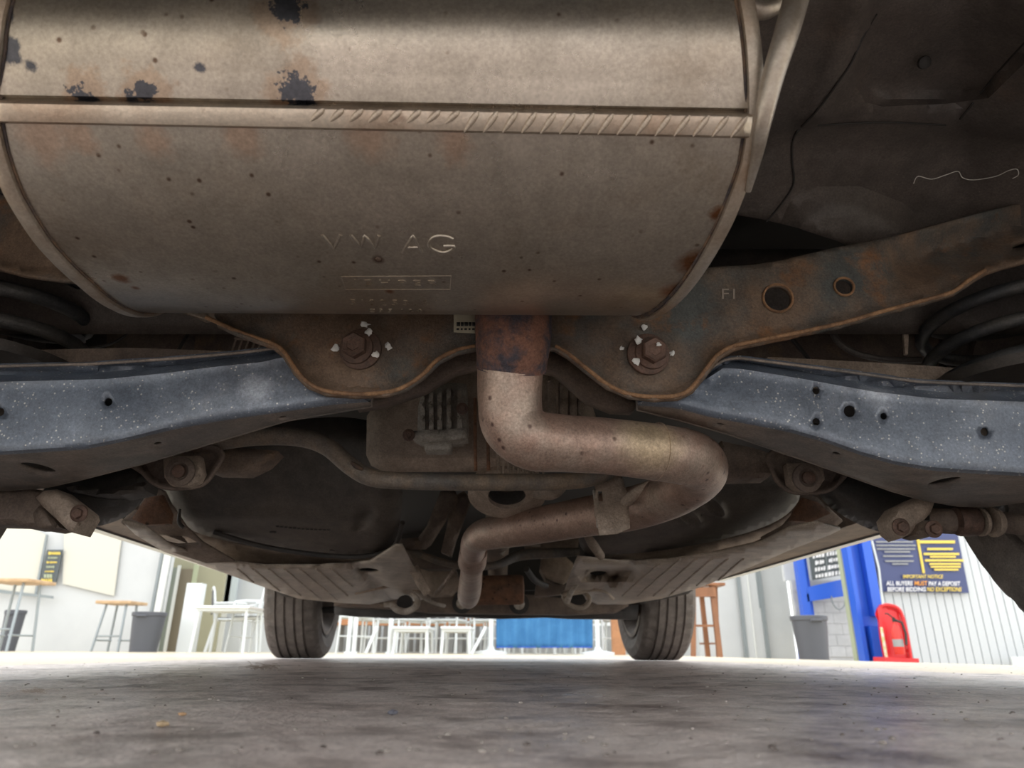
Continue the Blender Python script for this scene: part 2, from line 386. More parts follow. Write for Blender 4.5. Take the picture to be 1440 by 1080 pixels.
# ------------------------------------------------------------------ car body: floor, sides, bumpers (the sheet over everything)
body = thing('car_body', (0, 1.5, .3), 'dark underside sheet metal of the car above all the running gear', 'car')
MB_ = lambda n, V, F, m, **k: mesh_obj(n, V, F, m, body, **k)
box('floor_deck', (-.06, 1.88, .685), (1.72, 3.84, .03), M['dark'], body)
box('cabin', (-.08, 1.75, 1.0), (1.5, 2.6, .6), M['bodypaint'], body, bevel=.12)
def side(xc, yaw=-.054):
    pts = [(-.02, .50), (.32, .42)]
    pts += [(.745 + .37 * math.cos(t), .33 + .37 * math.sin(t)) for t in np.linspace(PI - .1, .15, 12)]
    pts += [(1.15, .28), (2.63, .28)]
    pts += [(3.07 + .37 * math.cos(t), .33 + .37 * math.sin(t)) for t in np.linspace(PI - .15, .1, 12)]
    pts += [(3.75, .35), (3.80, .75), (2.9, .95), (.2, .98), (-.02, .9)]
    V = [(xc + yaw * (p[0] - .745) + s, p[0], p[1]) for s in (-.012, .012) for p in pts]; n = len(pts)
    F = [tuple(range(n)), tuple(reversed(range(n, 2 * n)))] + [(i, i + n, (i + 1) % n + n, (i + 1) % n) for i in range(n)]
    return V, F
for xc in (-.88, .87):
    V, F = side(xc); MB_('side_panel', V, F, M['bodypaint'], smooth=0)
    V, F = box_mesh((xc - .054 * 1.2 - .06 * (1 if xc > 0 else -1), 1.9, .33), (.12, 1.5, .09), .054); MB_('sill', V, F, M['brown'], smooth=0)
V = [(x, -.04 - .05 * math.cos(x * 1.7), z) for z in (.365, .60, .95) for x in np.linspace(-.9, .88, 13)]
F = [(j * 13 + i, j * 13 + i + 1, (j + 1) * 13 + i + 1, (j + 1) * 13 + i) for j in range(2) for i in range(12)]
MB_('rear_bumper', V, F, M['bodypaint'], thick=.004)
# boot floor and chassis rail skin, pressed sheet above the silencer
bl = [(-90, .40), (0, .4375), (175, .587), (200, .62), (300, .70), (350, .73), (480, .80)]
padd = edist([(1205, 60), (1203, 120), (1216, 143), (1240, 150), (1330, 146), (1390, 138), (1460, 70), (1520, -60), (1225, -60)])
padp = [(1205, 60), (1203, 120), (1216, 143), (1240, 150), (1330, 146), (1390, 138), (1460, 70), (1520, -60), (1225, -60)]
domep = [(1090, 330), (1110, 285), (1150, 262), (1210, 262), (1270, 285), (1320, 330), (1330, 370), (1090, 370)]
domed = edist(domep)
def pan_y(x, y):
    Y = lin(bl, y)
    if inside(padp, x, y): Y += .016 * min(1, padd(x, y) / 12)
    if inside(domep, x, y): Y -= .022 * min(1, domed(x, y) / 34)
    if x > 1350: Y -= .07 * min(1, (x - 1350) / 200)
    if 1105 < x < 1370: Y += .006 * math.exp(-((y - 178) / 5) ** 2)
    Y -= .012 * math.exp(-((x - (1175 - .35 * (y - 100))) / 26) ** 2) * (y < 175)
    Y += .004 * noise.noise(Vector((x * .012, y * .012, 0)))
    return Y
panel('boot_floor', [(-160, -90), (1650, -90), (1650, 470), (900, 470), (-160, 470)], pan_y, M['pan'], body, step=15,
      holes=[[(1020, 300), (1070, 308), (1120, 320), (1180, 340), (1236, 374), (1100, 400), (980, 400)]], lines=[padp, domep, [(1105, 175), (1370, 175)]], thick=.004)
# sealed joint running down the sheet, and the little rubber plug
q = catmull([(1232, 20), (1212, 55), (1196, 90), (1165, 135), (1145, 160), (1117, 192), (1114, 225), (1116, 258), (1100, 285), (1078, 312)], 5)
tube('panel_joint', [PY(x, y, pan_y(x, y) - .001) for x, y in q], .0012, M['dark'], body, n=6)
q = catmull([(1150, 176), (1240, 172), (1330, 176)], 5)
tube('panel_joint', [PY(x, y, pan_y(x, y) - .001) for x, y in q], .001, M['dark'], body, n=6)
q = catmull([(1350, 168), (1400, 105), (1450, 50)], 5)
tube('panel_joint', [PY(x, y, pan_y(x, y) - .001) for x, y in q], .001, M['dark'], body, n=6)
c = PY(1298, 88, .52); lathe('rubber_plug', [(0, .006), (-.004, .006), (-.006, .003)], c, (0, .7, .7), M['dark'], body, n=12)
# inner floor tunnel skins above the front half
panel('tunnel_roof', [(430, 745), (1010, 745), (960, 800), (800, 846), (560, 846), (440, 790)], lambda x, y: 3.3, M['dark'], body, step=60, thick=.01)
V, F = box_mesh((-.05, 2.1, .50), (1.5, 2.1, .02), .054); MB_('floor_pan', V, F, M['dark'], smooth=0)
# wheel-arch linings behind the springs
for x0, x1 in ((-260, 330), (1000, 1700)):
    panel('arch_lining', [(x0, 350), (x1, 350), (x1, 560), (x0, 560)], lambda x, y: .93 + .03 * math.sin(x * .02), M['brown' if 0 else 'pan'], body, step=30)

# white thread caught on the sheet
q = catmull([(1285, 258), (1291, 248), (1310, 252), (1330, 246), (1347, 241), (1354, 250), (1370, 253), (1400, 248), (1418, 240), (1430, 238), (1432, 246), (1424, 251)], 6)
tag(tube('thread', [PY(x, y, pan_y(x, y) - .006) for x, y in q], .00045, mat('thread_white', (.62, .6, .55), rough=.8), loc=PY(1350, 245, .56), n=5),
    'thin white curly thread hanging against the dark sheet metal at upper right', 'thread')

# ------------------------------------------------------------------ exhaust silencer with its tail of pipe
sil = thing('exhaust_silencer', SLOC, 'big grey steel oval exhaust silencer with rusty bent outlet pipe', 'exhaust')
rowsR = [(-60, 1034), (0, 1040), (60, 1050), (120, 1054), (165, 1054), (230, 1044), (310, 1014), (375, 978), (430, 932), (452, 900)]
rowsL = [(-60, 22), (0, 14), (70, 2), (150, -4), (210, 6), (270, 27), (340, 70), (400, 130), (452, 205)]
def rim_table(rows):
    t = []
    for y, x in rows:
        p = SIL(x, min(y, 451.5)); t.append((phi_of(p), p.x))
    t.sort(); return t
TR, TL = rim_table(rowsR), rim_table(rowsL)
def XR(ph): return lin(TR, ph)
def XL(ph): return lin(TL, ph)
ph_t0, ph_t1 = phi_of(SIL(20, 139)), phi_of(SIL(1040, 157))       # upper edge of the seam strip, left and right
ph_b0, ph_b1 = phi_of(SIL(20, 173)), phi_of(SIL(1040, 194))
ph_k0, ph_k1 = phi_of(SIL(20, 92)), phi_of(SIL(1040, 118))
def surf(s, ph, off=0.0):
    t, b, k = ph_t0 + (ph_t1 - ph_t0) * s, ph_b0 + (ph_b1 - ph_b0) * s, ph_k0 + (ph_k1 - ph_k0) * s
    e = .0
    w_ = (b - t)
    if t <= ph <= b: e = .0042 * min(1, (ph - t) / (.12 * w_), (b - ph) / (.1 * w_))
    if k < ph < t: e = .0016 * (ph - k) / (t - k) if ph < t - .12 * (t - k) else -.001
    e += off
    nrm = Vector((0, math.cos(ph) / EA, math.sin(ph) / EB)).normalized()
    p = Vector((XL(ph) + (XR(ph) - XL(ph)) * s, EC.y + EA * math.cos(ph), EC.z + EB * math.sin(ph)))
    return p + nrm * e, nrm
NS = 48
us = list(np.linspace(0, 1, 41))           # rows below the strip and above it, with extra rows at every crease
def rows(s):
    t, b, k = ph_t0 + (ph_t1 - ph_t0) * s, ph_b0 + (ph_b1 - ph_b0) * s, ph_k0 + (ph_k1 - ph_k0) * s
    w_ = b - t
    r = list(np.linspace(b, b + 2 * PI - (b - k) - .02, 90)) + list(np.linspace(k, t - .02 * w_, 10)) + [t, t + .06 * w_, t + .12 * w_] + list(np.linspace(t + .2 * w_, b - .15 * w_, 8)) + [b - .1 * w_, b - .05 * w_, b - .001]
    return [x % (2 * PI) for x in r]
V = []; R0 = rows(0)
for i in range(NS + 1):
    for ph in rows(i / NS): V.append(surf(i / NS, ph)[0])
nr = len(R0)
F = [(i * nr + j, (i + 1) * nr + j, (i + 1) * nr + (j + 1) % nr, i * nr + (j + 1) % nr) for i in range(NS) for j in range(nr)]
mesh_obj('shell', V, F, M['steel'], sil, smooth=40)
# the folded seam strip, a second skin a hair above the shell
V = []; NSS = 60; nj = 9
for i in range(NSS + 1):
    s = i / NSS; t, b = ph_t0 + (ph_t1 - ph_t0) * s, ph_b0 + (ph_b1 - ph_b0) * s; w_ = b - t
    for j in range(nj):
        q = j / (nj - 1); hgt = .0014 * math.sin(PI * min(1, max(0, q))) ** .5
        ph = t + .08 * w_ + .86 * w_ * q; p, n_ = surf(s, ph, .0); V.append(p + n_ * hgt)
F = [(i * nj + j, (i + 1) * nj + j, (i + 1) * nj + j + 1, i * nj + j + 1) for i in range(NSS) for j in range(nj - 1)]
mesh_obj('seam_strip', V, F, M['seam'], sil, smooth=40, thick=.0006)
# crimps pressed slanting across the seam
proto = None
xs_ = list(np.arange(452, 1046, 26.5))
for i, x in enumerate(xs_):
    s = (x / 1054); t, b = ph_t0 + (ph_t1 - ph_t0) * s, ph_b0 + (ph_b1 - ph_b0) * s; w_ = b - t
    d = ehit(x, 170); s = (ray(x, 170).x * d - XL(t)) / (XR(t) - XL(t))
    a = surf(s + .0095, t + .12 * w_)[0]; c_ = surf(s - .0095, t + (.62 if i < 8 else .92) * w_)[0]; n_ = surf(s, t + .5 * w_)[1]
    mid = (a + c_) / 2; ax = (c_ - a); L = ax.length * 1.0; ax.normalize(); bz = n_.cross(ax)
    if proto is None:
        vv = []; 
        for k in range(9):
            u = k / 8 * 2 - 1; rr = .0017 * math.sqrt(max(.02, 1 - u * u)) * (1 - .3 * u)
            vv += [Vector((u * .5, rr * 1.1 * math.cos(g), rr * .9 * math.sin(g))) for g in [2 * PI * h / 8 for h in range(8)]]
        ff = [(k * 8 + h, k * 8 + (h + 1) % 8, (k + 1) * 8 + (h + 1) % 8, (k + 1) * 8 + h) for k in range(8) for h in range(8)]
        ff += [tuple(range(8)), tuple(reversed(range(64, 72)))]
        proto = mesh_obj('crimp', vv, ff, M['seam'], sil, smooth=60, local=True); o = proto
    else:
        o = proto.copy(); COL.objects.link(o)
    mt = Matrix(((ax.x * L, bz.x, n_.x), (ax.y * L, bz.y, n_.y), (ax.z * L, bz.z, n_.z))).to_4x4(); mt.translation = mid + n_ * (.0019 if i < 8 else .0026) - SLOC
    o.matrix_basis = mt
# rolled end rims
def rim(name, X, sgn, m, w0=.0075, h=.0042):
    prof = [(-.002, -.001), (-.0012, h * .8), (.001, h), (w0 * .6, h), (w0, h * .6), (w0 + .0008, -.004), (w0, -.02)]
    V = []; N = 110
    for i in range(N):
        ph = 2 * PI * i / N; nrm = Vector((0, math.cos(ph) / EA, math.sin(ph) / EB)).normalized()
        for (a, e) in prof:
            V.append(Vector((X(ph) + sgn * a, EC.y + EA * math.cos(ph), EC.z + EB * math.sin(ph))) + nrm * e)
    k = len(prof); F = [(i * k + j, ((i + 1) % N) * k + j, ((i + 1) % N) * k + j + 1, i * k + j + 1) for i in range(N) for j in range(k - 1)]
    if sgn < 0: F = [tuple(reversed(f)) for f in F]
    o = mesh_obj(name, V, F, m, sil, smooth=50)
    cap = [Vector((X(2 * PI * i / N) + sgn * w0 * (1 - 0), EC.y + EA * .9 * math.cos(2 * PI * i / N), EC.z + EB * .88 * math.sin(2 * PI * i / N))) for i in range(N)]
    cap2 = [Vector((p.x + sgn * .006, EC.y + (p.y - EC.y) * .8, EC.z + (p.z - EC.z) * .8)) for p in cap]
    F = [(i, (i + 1) % N, (i + 1) % N + N, i + N) for i in range(N)] + [tuple(range(N, 2 * N))]
    mesh_obj('end_cap', cap + cap2, F, M['steel'], sil, smooth=40)
rim('end_rim', XR, 1, M['rim']); rim('end_rim', XL, -1, M['rim'], .009)
# dark crust in the gap beside the rims
for X, sg in ((XR, -1), (XL, 1)):
    V, F = [], []
    path = []; rad = []
    for i in range(80):
        ph = PI * (.9 + .85 * i / 79); nrm = Vector((0, math.cos(ph) / EA, math.sin(ph) / EB)).normalized()
        path.append(Vector((X(ph) + sg * .0025, EC.y + EA * math.cos(ph), EC.z + EB * math.sin(ph))) + nrm * .0002)
        low = max(0, min(1, (i - 45) / 25)) if sg < 0 else 0
        rad.append(.0009 + (.0011 + .0009 * noise.noise(Vector((i * .5, 0, 0)))) * low)
    tube('edge_crust', path, rad, M['sealdark'], sil, n=8)
# stamped letters, wrapped on the shell
def stamp(name, body_, x, y, hpx, m, width=None, hgt=.0007, bold=0, parent=sil, raise_=.0002):
    V, F = text_mesh(body_, 1, .5, bold)
    xs = [v.x for v in V]; w_ = (max(xs) - min(xs)); k = (width / w_) if width else hpx / .72
    sy = hpx / .72
    out = []
    for v in V:
        p = SIL(x + v.x * k, y - v.y * sy + .012 * v.x * k)
        n_ = Vector((0, (p.y - EC.y) / EA ** 2, (p.z - EC.z) / EB ** 2)).normalized()
        out.append(p + n_ * (raise_ + (hgt if v.z > 0 else -.0004)))
    return mesh_obj(name, out, F, m, parent, smooth=0)
M['stamp'] = M['steel']
for pts_ in ([(453, 330), (470, 349), (479, 330)], [(493, 330), (508, 347), (513, 331), (528, 348), (533, 331)], [(566, 355), (581, 331), (594, 354)], [(573, 348), (588, 348)],
             [(637, 336), (626, 332), (611, 333), (603, 342), (608, 350), (623, 355), (635, 351), (638, 346), (624, 346)]):
    q_ = resamp(pts_ if len(pts_) < 8 else catmull(pts_, 4), 4, False)
    tube('stamped_letter', [SIL(x, y) for x, y in q_], .0013, M['stamp'], sil, n=8)
stamp('stamped_lettering', 'I E H P E R', 556, 398, 8, M['stamp'], 118, .00035)
stamp('stamped_lettering', '5 I 0 2 5 3 . 6 1 I', 560, 426, 8, M['stamp'], 136, .00035)
stamp('stamped_lettering', 'C 3 5  1 2 0  /', 562, 437, 4.5, M['stamp'], 90, .0003)
for (a, b_) in (((480, 389), (634, 388)), ((634, 388), (633, 407)), ((633, 407), (486, 407)), ((486, 407), (480, 389))):
    tube('stamped_frame', [SIL(a[0] + (b_[0] - a[0]) * t, a[1] + (b_[1] - a[1]) * t) for t in np.linspace(0, 1, 8)], .00045, M['stamp'], sil, n=6)
# small drain blister with rust
p = SIL(532, 364); lathe('drain_pimple', [(0, .0022), (-.0006, .0018), (-.0008, .0005)], p, -Vector((0, (p.y - EC.y) / EA ** 2, (p.z - EC.z) / EB ** 2)), M['sealdark'], sil, n=12)
# hanger rods at the far end
tube_px('hanger_rod', [(1052, 268, .36, 9), (1064, 220, .335, 16), (1072, 175, .315, 24), (1088, 105, .30, 31), (1108, 40, .29, 35), (1130, -40, .29, 36), (1150, -110, .29, 36)], M['rodm'], sil)
tube_px('hanger_rod', [(1040, -30, .33, 26), (1050, 2, .33, 26), (1068, 14, .33, 26), (1088, 8, .33, 26), (1102, -14, .33, 26), (1112, -50, .33, 26)], M['rodm'], sil)
# outlet pipe: collar, down, elbow to the right, back under itself, forward
def coll(y, w_, Y): return (720 + (y - 455) * -.02, y, Y, w_)
q = [(722, 430, .60, 106), (722, 452, .60, 108), (722, 470, .60, 107), (721, 492, .60, 104), (720, 506, .605, 100), (719, 520, .61, 99)]
V = []
cq = catmull(q, 5); C_ = [PY(a, b, c) for a, b, c, d in cq]; R_ = [mpp(a, b, c) * d / 2 for a, b, c, d in cq]
R_ = [r * (1 + .02 * noise.noise(Vector((i * .9, 1, 1)))) for i, r in enumerate(R_)]
tube('weld_collar', C_, R_, M['weld'], sil, n=28)
tube_px('outlet_pipe', [(719, 500, .605, 96), (717, 530, .61, 92), (717, 565, .615, 90), (722, 596, .62, 90), (748, 618, .622, 86), (790, 623, .63, 81), (850, 627, .645, 79), (910, 634, .66, 80), (950, 640, .675, 80), (978, 648, .70, 78), (984, 664, .745, 74), (960, 686, .80, 68),
        (925, 704, .86, 62), (880, 717, .92, 60), (820, 727, .98, 55), (750, 740, 1.05, 50), (700, 748, 1.10, 46), (678, 753, 1.13, 43), (667, 764, 1.2, 38), (665, 780, 1.3, 33)], M['pipe'], sil, n=28, sub=7)
tube_px('pipe_sleeve', [(666, 774, 1.28, 38), (665, 783, 1.32, 40), (664, 790, 1.36, 40)], M['pipe'], sil, n=24)
tube_px('front_pipe', [(664, 786, 1.36, 31), (663, 805, 1.55, 31), (661, 825, 1.8, 33), (659, 838, 2.0, 31), (659, 842, 2.15, 27)], M['pipe'], sil, n=24)
for i, (xa, ya, xb, yb) in enumerate(((929, 596, 921, 650), (966, 606, 961, 655))):
    pass
# joint rings on the horizontal run
for (x, y, Y, wv) in ((925, 635, .664, 82), (962, 642, .684, 81)):
    a = PY(x - 2, y, Y); b_ = PY(x + 2, y + .5, Y + .001); r_ = mpp(x, y, Y) * wv / 2
    lathe('weld_ring', [(-.0012, r_ * .98), (-.0008, r_ * 1.012), (.0008, r_ * 1.012), (.0012, r_ * .98)], a, (b_ - a), M['weld' if 0 else 'pipe'], sil, n=30)
# hanger strap round the low run
a = [(838, 676), (872, 662), (884, 700), (886, 742), (868, 750), (843, 752), (836, 716)]
panel('pipe_strap', a, lambda x, y: .845 + .0004 * (740 - y), M['tan'], sil, step=8, thick=.002, holes=[[(841, 690), (847, 690), (848, 705), (842, 705)]])
tube_px('strap_prong', [(836, 690, .90, 6), (840, 715, .88, 7), (843, 742, .87, 8)], M['pale'], sil, n=8)
tube_px('hanger_pin', [(922, 676, .84, 11), (900, 690, .85, 15), (882, 704, .86, 17), (876, 712, .86, 12)], M['tan'], sil, n=12)
lathe('resonator', [(-.002, .026), (0, .04), (.01, .044), (.16, .044), (.17, .04), (.175, .02)], PY(736, 829, 2.2), (-1, .05, -.02), M['rust'], sil, n=28)

# ------------------------------------------------------------------ rear subframe: pressed cross plate
sub = thing('rear_subframe', (0, .64, .35), 'rust-brown pressed steel rear subframe plate with two marked bolts', 'subframe')
lowR = [(781, 489), (800, 500), (825, 520), (855, 543), (885, 556), (920, 560), (952, 558), (972, 548), (992, 522), (1008, 502), (1030, 489), (1070, 480), (1110, 472), (1180, 457), (1240, 440), (1300, 424), (1340, 412), (1362, 396), (1385, 382), (1440, 366), (1560, 340)]
topR = [(1560, 262), (1440, 286), (1390, 298), (1340, 311), (1290, 325), (1240, 336), (1170, 349), (1100, 366), (1055, 373), (1010, 375), (960, 380), (850, 385)]
lowL = [(-140, 365), (0, 376), (35, 385), (80, 392), (115, 395), (180, 408), (240, 428), (290, 448), (330, 466), (360, 477), (388, 487), (402, 500), (416, 522), (436, 542), (460, 552), (500, 556), (542, 554), (570, 545), (595, 528), (615, 508), (640, 495), (668, 489), (700, 486), (745, 486)]
out = lowL + lowR + topR + [(560, 385), (400, 372), (300, 350), (180, 325), (60, 290), (-140, 235)]
led = edist(lowL + lowR[:]) ; OUT = out
Ao = np.array(resamp(lowL + lowR, 4, False))
def sub_y(x, y):
    d = math.sqrt(((Ao - (x, y)) ** 2).sum(1).min())
    Y = .62
    # shallow recess round the bolts, folded lower lip coming towards the viewer
    Y -= .010 * max(0, 1 - d / 9) ** 1.5
    for bx, by in ((503, 492), (912, 498)):
        r = math.hypot(x - bx, y - by); Y -= .004 * max(0, min(1, (52 - r) / 14))
    if x > 1240:                                        # the scooped outer arm
        k = min(1, (x - 1240) / 60); t = max(0, 1 - abs((y - (372 - (x - 1240) * .28)) / 46)); Y += .034 * k * t
    Y += .003 * noise.noise(Vector((x * .02, y * .02, 2)))
    if x > 1010: Y += .00006 * (x - 1010)
    if x < 300: Y += .02
    return Y
panel('cross_plate', out, sub_y, M['plate'], sub, step=9, holes=[ell(1094, 419, 20, 17, 20), ell(1187, 403, 13, 11, 20, 14), ell(1437, 343, 16, 4, -18, 12)], thick=.0045, smooth=45,
      lines=[ell(503, 492, 52, 50, 0, 24), ell(503, 492, 39, 38, 0, 24), ell(912, 498, 52, 50, 0, 24), ell(912, 498, 39, 38, 0, 24)])
q = catmull([p for p in lowL if 280 < p[0] < 670], 4); tube('folded_edge', [PY(x, y - 2, .611) for x, y in q], .0022, M['plate_edge'], sub, n=8)
q = catmull([p for p in lowR if p[0] < 1400], 4); tube('folded_edge', [PY(x, y - 2, .611) for x, y in q], .0022, M['plate_edge'], sub, n=8)
# rims round the two holes
for (x, y, r_) in ((1094, 419, 20), (1187, 403, 13)):
    q = ell(x, y, r_ + 1, r_ - 1, 20, 24); tube('hole_rim', [PY(a, b, sub_y(a, b) - .0005) for a, b in q + q[:1]], .0014, M['plate_edge'], sub, n=6)
for (x, y, dx) in ((503, 491, 8), (915, 498, -7)):
    c0 = PY(x + dx * .6, y + 1, .614); ax_ = Vector((0.06 if x > 700 else -.06, -1, -.12)).normalized()
    lathe('eccentric_washer', [(0, .0205), (.0035, .0205), (.0045, .019), (.0045, .002)], c0, ax_, M['boltm'], sub, n=32)
    lathe('bolt_flange', [(.004, .0165), (.006, .016), (.008, .012)], PY(x, y, .613), ax_, M['boltm'], sub, n=28)
    lathe('bolt_head', [(.006, .0125), (.016, .0125), (.0175, .011), (.017, .007), (.0165, .006)], PY(x, y, .613), ax_, M['boltm'], sub, n=6, smooth=20)
def blob(name, x, y, rx, ry, Y, m, parent, seed):
    rnd = random.Random(seed); n = 11; o_ = [(x + rx * rnd.uniform(.45, 1.15) * math.cos(2 * PI * i / n), y + ry * rnd.uniform(.45, 1.15) * math.sin(2 * PI * i / n)) for i in range(n)]
    panel(name, o_, lambda a, b: Y, m, parent, step=4, thick=.0006)
for i, (x, y, r1, r2, Y) in enumerate([(472, 490, 7, 6, .6155), (546, 487, 7, 6, .6155), (513, 456, 8, 5, .6135), (519, 467, 6, 6, .603), (489, 477, 5, 4, .600), (528, 498, 6, 5, .604),
                                       (906, 460, 5, 5, .6135), (897, 479, 7, 7, .603), (875, 489, 5, 5, .6155), (945, 497, 5, 5, .6155), (895, 508, 6, 7, .604), (926, 484, 5, 3, .594)]):
    blob('paint_mark', x, y, r1, r2, Y, M['paint'], sub, i)
# scratched mark F1
def wall_text(name, body_, x, y, hpx, Y, m, parent=None, loc=None, width=None, ex=.0004, rot=0, bold=0):
    V, F = text_mesh(body_, 1, .5, bold); xs = [v.x for v in V]; w_ = max(xs) - min(xs); k = width / w_ if width else hpx / .72; sy = hpx / .72
    o_ = []
    for v in V:
        a, b = v.x * k, -v.y * sy; ca, sa = math.cos(rot), math.sin(rot); a, b = a * ca - b * sa, a * sa + b * ca
        Yv = Y(x + a, y + b) if callable(Y) else Y
        o_.append(PY(x + a, y + b, Yv - (ex if v.z > 0 else -ex * .2)))
    return mesh_obj(name, o_, F, m, parent, loc, smooth=0)
wall_text('scribed_mark', 'F1', 1026, 414, 15, lambda a, b: sub_y(a, b) - .0003, mat('scribe', (.34, .29, .24), rough=.7), sub, width=18)
# rear beam of the subframe between the lobes
panel('rear_beam', [(560, 480), (690, 470), (790, 500), (860, 548), (900, 566), (890, 576), (860, 574), (825, 560), (780, 520), (700, 505), (640, 520), (600, 545), (540, 566), (500, 572), (500, 555)],
      lambda x, y: .70, M['brown'], sub, step=12, thick=.02)
# yellow-white sticker
st = panel('sticker', [(638, 430), (672, 430), (672, 469), (638, 467)], lambda x, y: .6145, mat('sticker_paper', (.42, .38, .28), rough=.7), sub, step=12, thick=.0005)
mb = mat('sticker_ink', (.02, .02, .02), rough=.7)
for i, (x, ww) in enumerate(((642, 5), (648, 4), (653, 5), (659, 4), (664, 5))):
    panel('sticker_print', [(x, 453), (x + ww, 453), (x + ww, 458.5), (x, 458.5)], lambda a, b: .6138, mb, sub, step=6, thick=.0003)
    panel('sticker_print', [(x, 461.5), (x + ww - 1.5, 461.5), (x + ww - 1.5, 464), (x, 464)], lambda a, b: .6138, mb, sub, step=6, thick=.0003)
for o_ in list(sub.children):
    if o_.name.startswith('paint_mark'): o_['label'] = 'small dab of white paint'

# ------------------------------------------------------------------ lower control arms (spring links)
def control_arm(side, T, R, B, Fl, x0, x1, Y0, holes, slot, lab):
    t = thing('control_arm', (-.3 if side < 0 else .3, Y0 + .05, .25), lab, 'suspension arm', 'broad pressed steel rear control arms')
    xs = list(np.arange(x0, x1 + 1, 12.0))
    o_ = [(x, lin(T, x)) for x in xs] + [(x, lin(Fl, x)) for x in reversed(xs)]
    def yf(x, y):
        Yb = Y0 + .0
        yb = lin(B, x); yr = lin(R, x); yt = lin(T, x)
        Zb = PY(x, yb, Yb).z
        Yfl = YZ(x, max(y, yb - 30), Zb) if y > yb - 30 else 0
        d = (Yfl - Yb); 
        Y = Yb + (d + math.sqrt(d * d + .0001)) / 2 - .002
        if y < yr + 4:
            k = (yr + 4 - y) / max(6, yr + 4 - yt); Y += .020 * math.sin(PI * min(1, k)) * .8 + .004 * k
        Y -= .004 * math.exp(-((y - yr) / 4.5) ** 2)
        Y += .0025 * noise.noise(Vector((x * .01, y * .01, 5)))
        return min(Y, 1.2)
    lines = [[(x, lin(R, x)) for x in xs], [(x, lin(R, x) + 5) for x in xs], [(x, lin(R, x) - 5) for x in xs]] + [[(x, lin(B, x) + k) for x in xs] for k in (-8, -3, 2, 7) if True]
    lines = [[p for p in l if lin(T, p[0]) + 3 < p[1] < lin(Fl, p[0]) - 3] for l in lines]; lines = [l for l in lines if len(l) > 1]
    panel('pressed_channel', o_, yf, M['arm'], t, step=8, holes=holes + slot, lines=lines, thick=.003, smooth=50)
    pc = [c_ for c_ in t.children if c_.name.startswith('pressed_channel')][0]; pc.data.materials.append(M['armdirt'])
    for p_ in pc.data.polygons:
        v_ = p_.center + t.location - CAM; dd = v_.dot(_f); px_ = 720 + FPX * v_.dot(_r) / dd; py_ = 540 - FPX * v_.dot(_u) / dd
        if py_ > lin(B, px_) + 2: p_.material_index = 1
    # thin bright top lip, and the dusty inner wall
    tube('top_lip', [PY(x, lin(T, x), yf(x, lin(T, x))) for x in xs], .0016, M['armdirt'], t, n=8)
    q = [PY(x, lin(Fl, x), yf(x, lin(Fl, x))) for x in xs]; n = len(q)
    mesh_obj('inner_wall', q + [p + Vector((0, .002, .05)) for p in q], [(i, i + 1, i + 1 + n, i + n) for i in range(n - 1)], M['armdirt'], t, thick=.003)
    for (hx, hy) in HB:
        if (hx < 700) == (side < 0):
            pass
    return t, yf
HB = []
caL, yfL = control_arm(-1, T=[(-160, 517), (0, 515), (130, 512), (250, 504), (330, 497), (395, 489), (430, 498), (520, 560)], R=[(-160, 534), (0, 532), (150, 528), (230, 520), (310, 510), (370, 504), (398, 497), (430, 500), (520, 562)],
    B=[(-160, 640), (0, 638), (120, 630), (180, 618), (240, 603), (310, 590), (400, 577), (470, 567), (525, 563)], Fl=[(-160, 690), (0, 690), (60, 686), (110, 675), (200, 652), (300, 622), (400, 592), (460, 582), (525, 571)],
    x0=-150, x1=522, Y0=.625, holes=[ell(152, 565, 6, 6), ell(0, 579, 6, 6)], slot=[ell(54, 658, 26, 5, 13), ell(222, 624, 6, 2.4, -8, 10), ell(398, 587, 6, 2, -8, 10)],
    lab='blue-grey pressed steel control arm on the left with one small round hole')
caR, yfR = control_arm(1, T=[(895, 560), (980, 535), (1012, 508), (1035, 503), (1090, 510), (1200, 524), (1290, 537), (1440, 543), (1600, 544)], R=[(895, 562), (980, 537), (1018, 512), (1045, 514), (1130, 528), (1230, 546), (1320, 556), (1440, 560), (1600, 561)],
    B=[(895, 568), (950, 572), (1000, 585), (1060, 596), (1110, 606), (1160, 620), (1210, 638), (1260, 652), (1310, 660), (1370, 664), (1440, 668), (1600, 674)], Fl=[(895, 576), (960, 592), (1030, 612), (1100, 636), (1180, 664), (1260, 692), (1300, 703), (1350, 712), (1390, 713), (1440, 706), (1600, 690)],
    x0=897, x1=1595, Y0=.625, holes=[ell(1148, 549, 5.5), ell(1148, 593, 5.5), ell(1195, 578, 8.5, 8.5), ell(1243, 585, 5, 5), ell(1385, 607, 6, 6)], slot=[ell(1013, 597, 6, 2, 10, 10), ell(1176, 638, 6, 2.4, 14, 10), ell(1328, 677, 24, 4, -12)],
    lab='blue-grey pressed steel control arm on the right with five round holes')

# ------------------------------------------------------------------ coil springs
def spring(cx, cy, Y, R, lab, turns=6.5, wire=.0085, ph0=0):
    c = PY(cx, cy, Y); t = thing('coil_spring', c, lab, 'spring', 'rear suspension coil springs')
    n = int(turns * 26); hgt = .20
    path = [c + Vector((R * math.cos(ph0 + a), R * math.sin(ph0 + a), -.005 + hgt * i / n)) for i, a in enumerate([turns * 2 * PI * k / n for k in range(n + 1)])]
    tube('coil', path, wire, M['coil'], t, n=12)
    lathe('lower_seat', [(-.012, R * .8), (-.012, R * 1.12), (0, R * 1.15), (0, R * .7)], c, (0, 0, 1), M['black'], t, n=32)
    return t
spring(1436, 536, .775, .092, 'black coil spring standing behind the right control arm', turns=5.2, wire=.0082, ph0=PI * .8)
spring(-14, 514, .77, .090, 'black coil spring standing behind the left control arm', turns=5.2, wire=.0088, ph0=PI * .1)
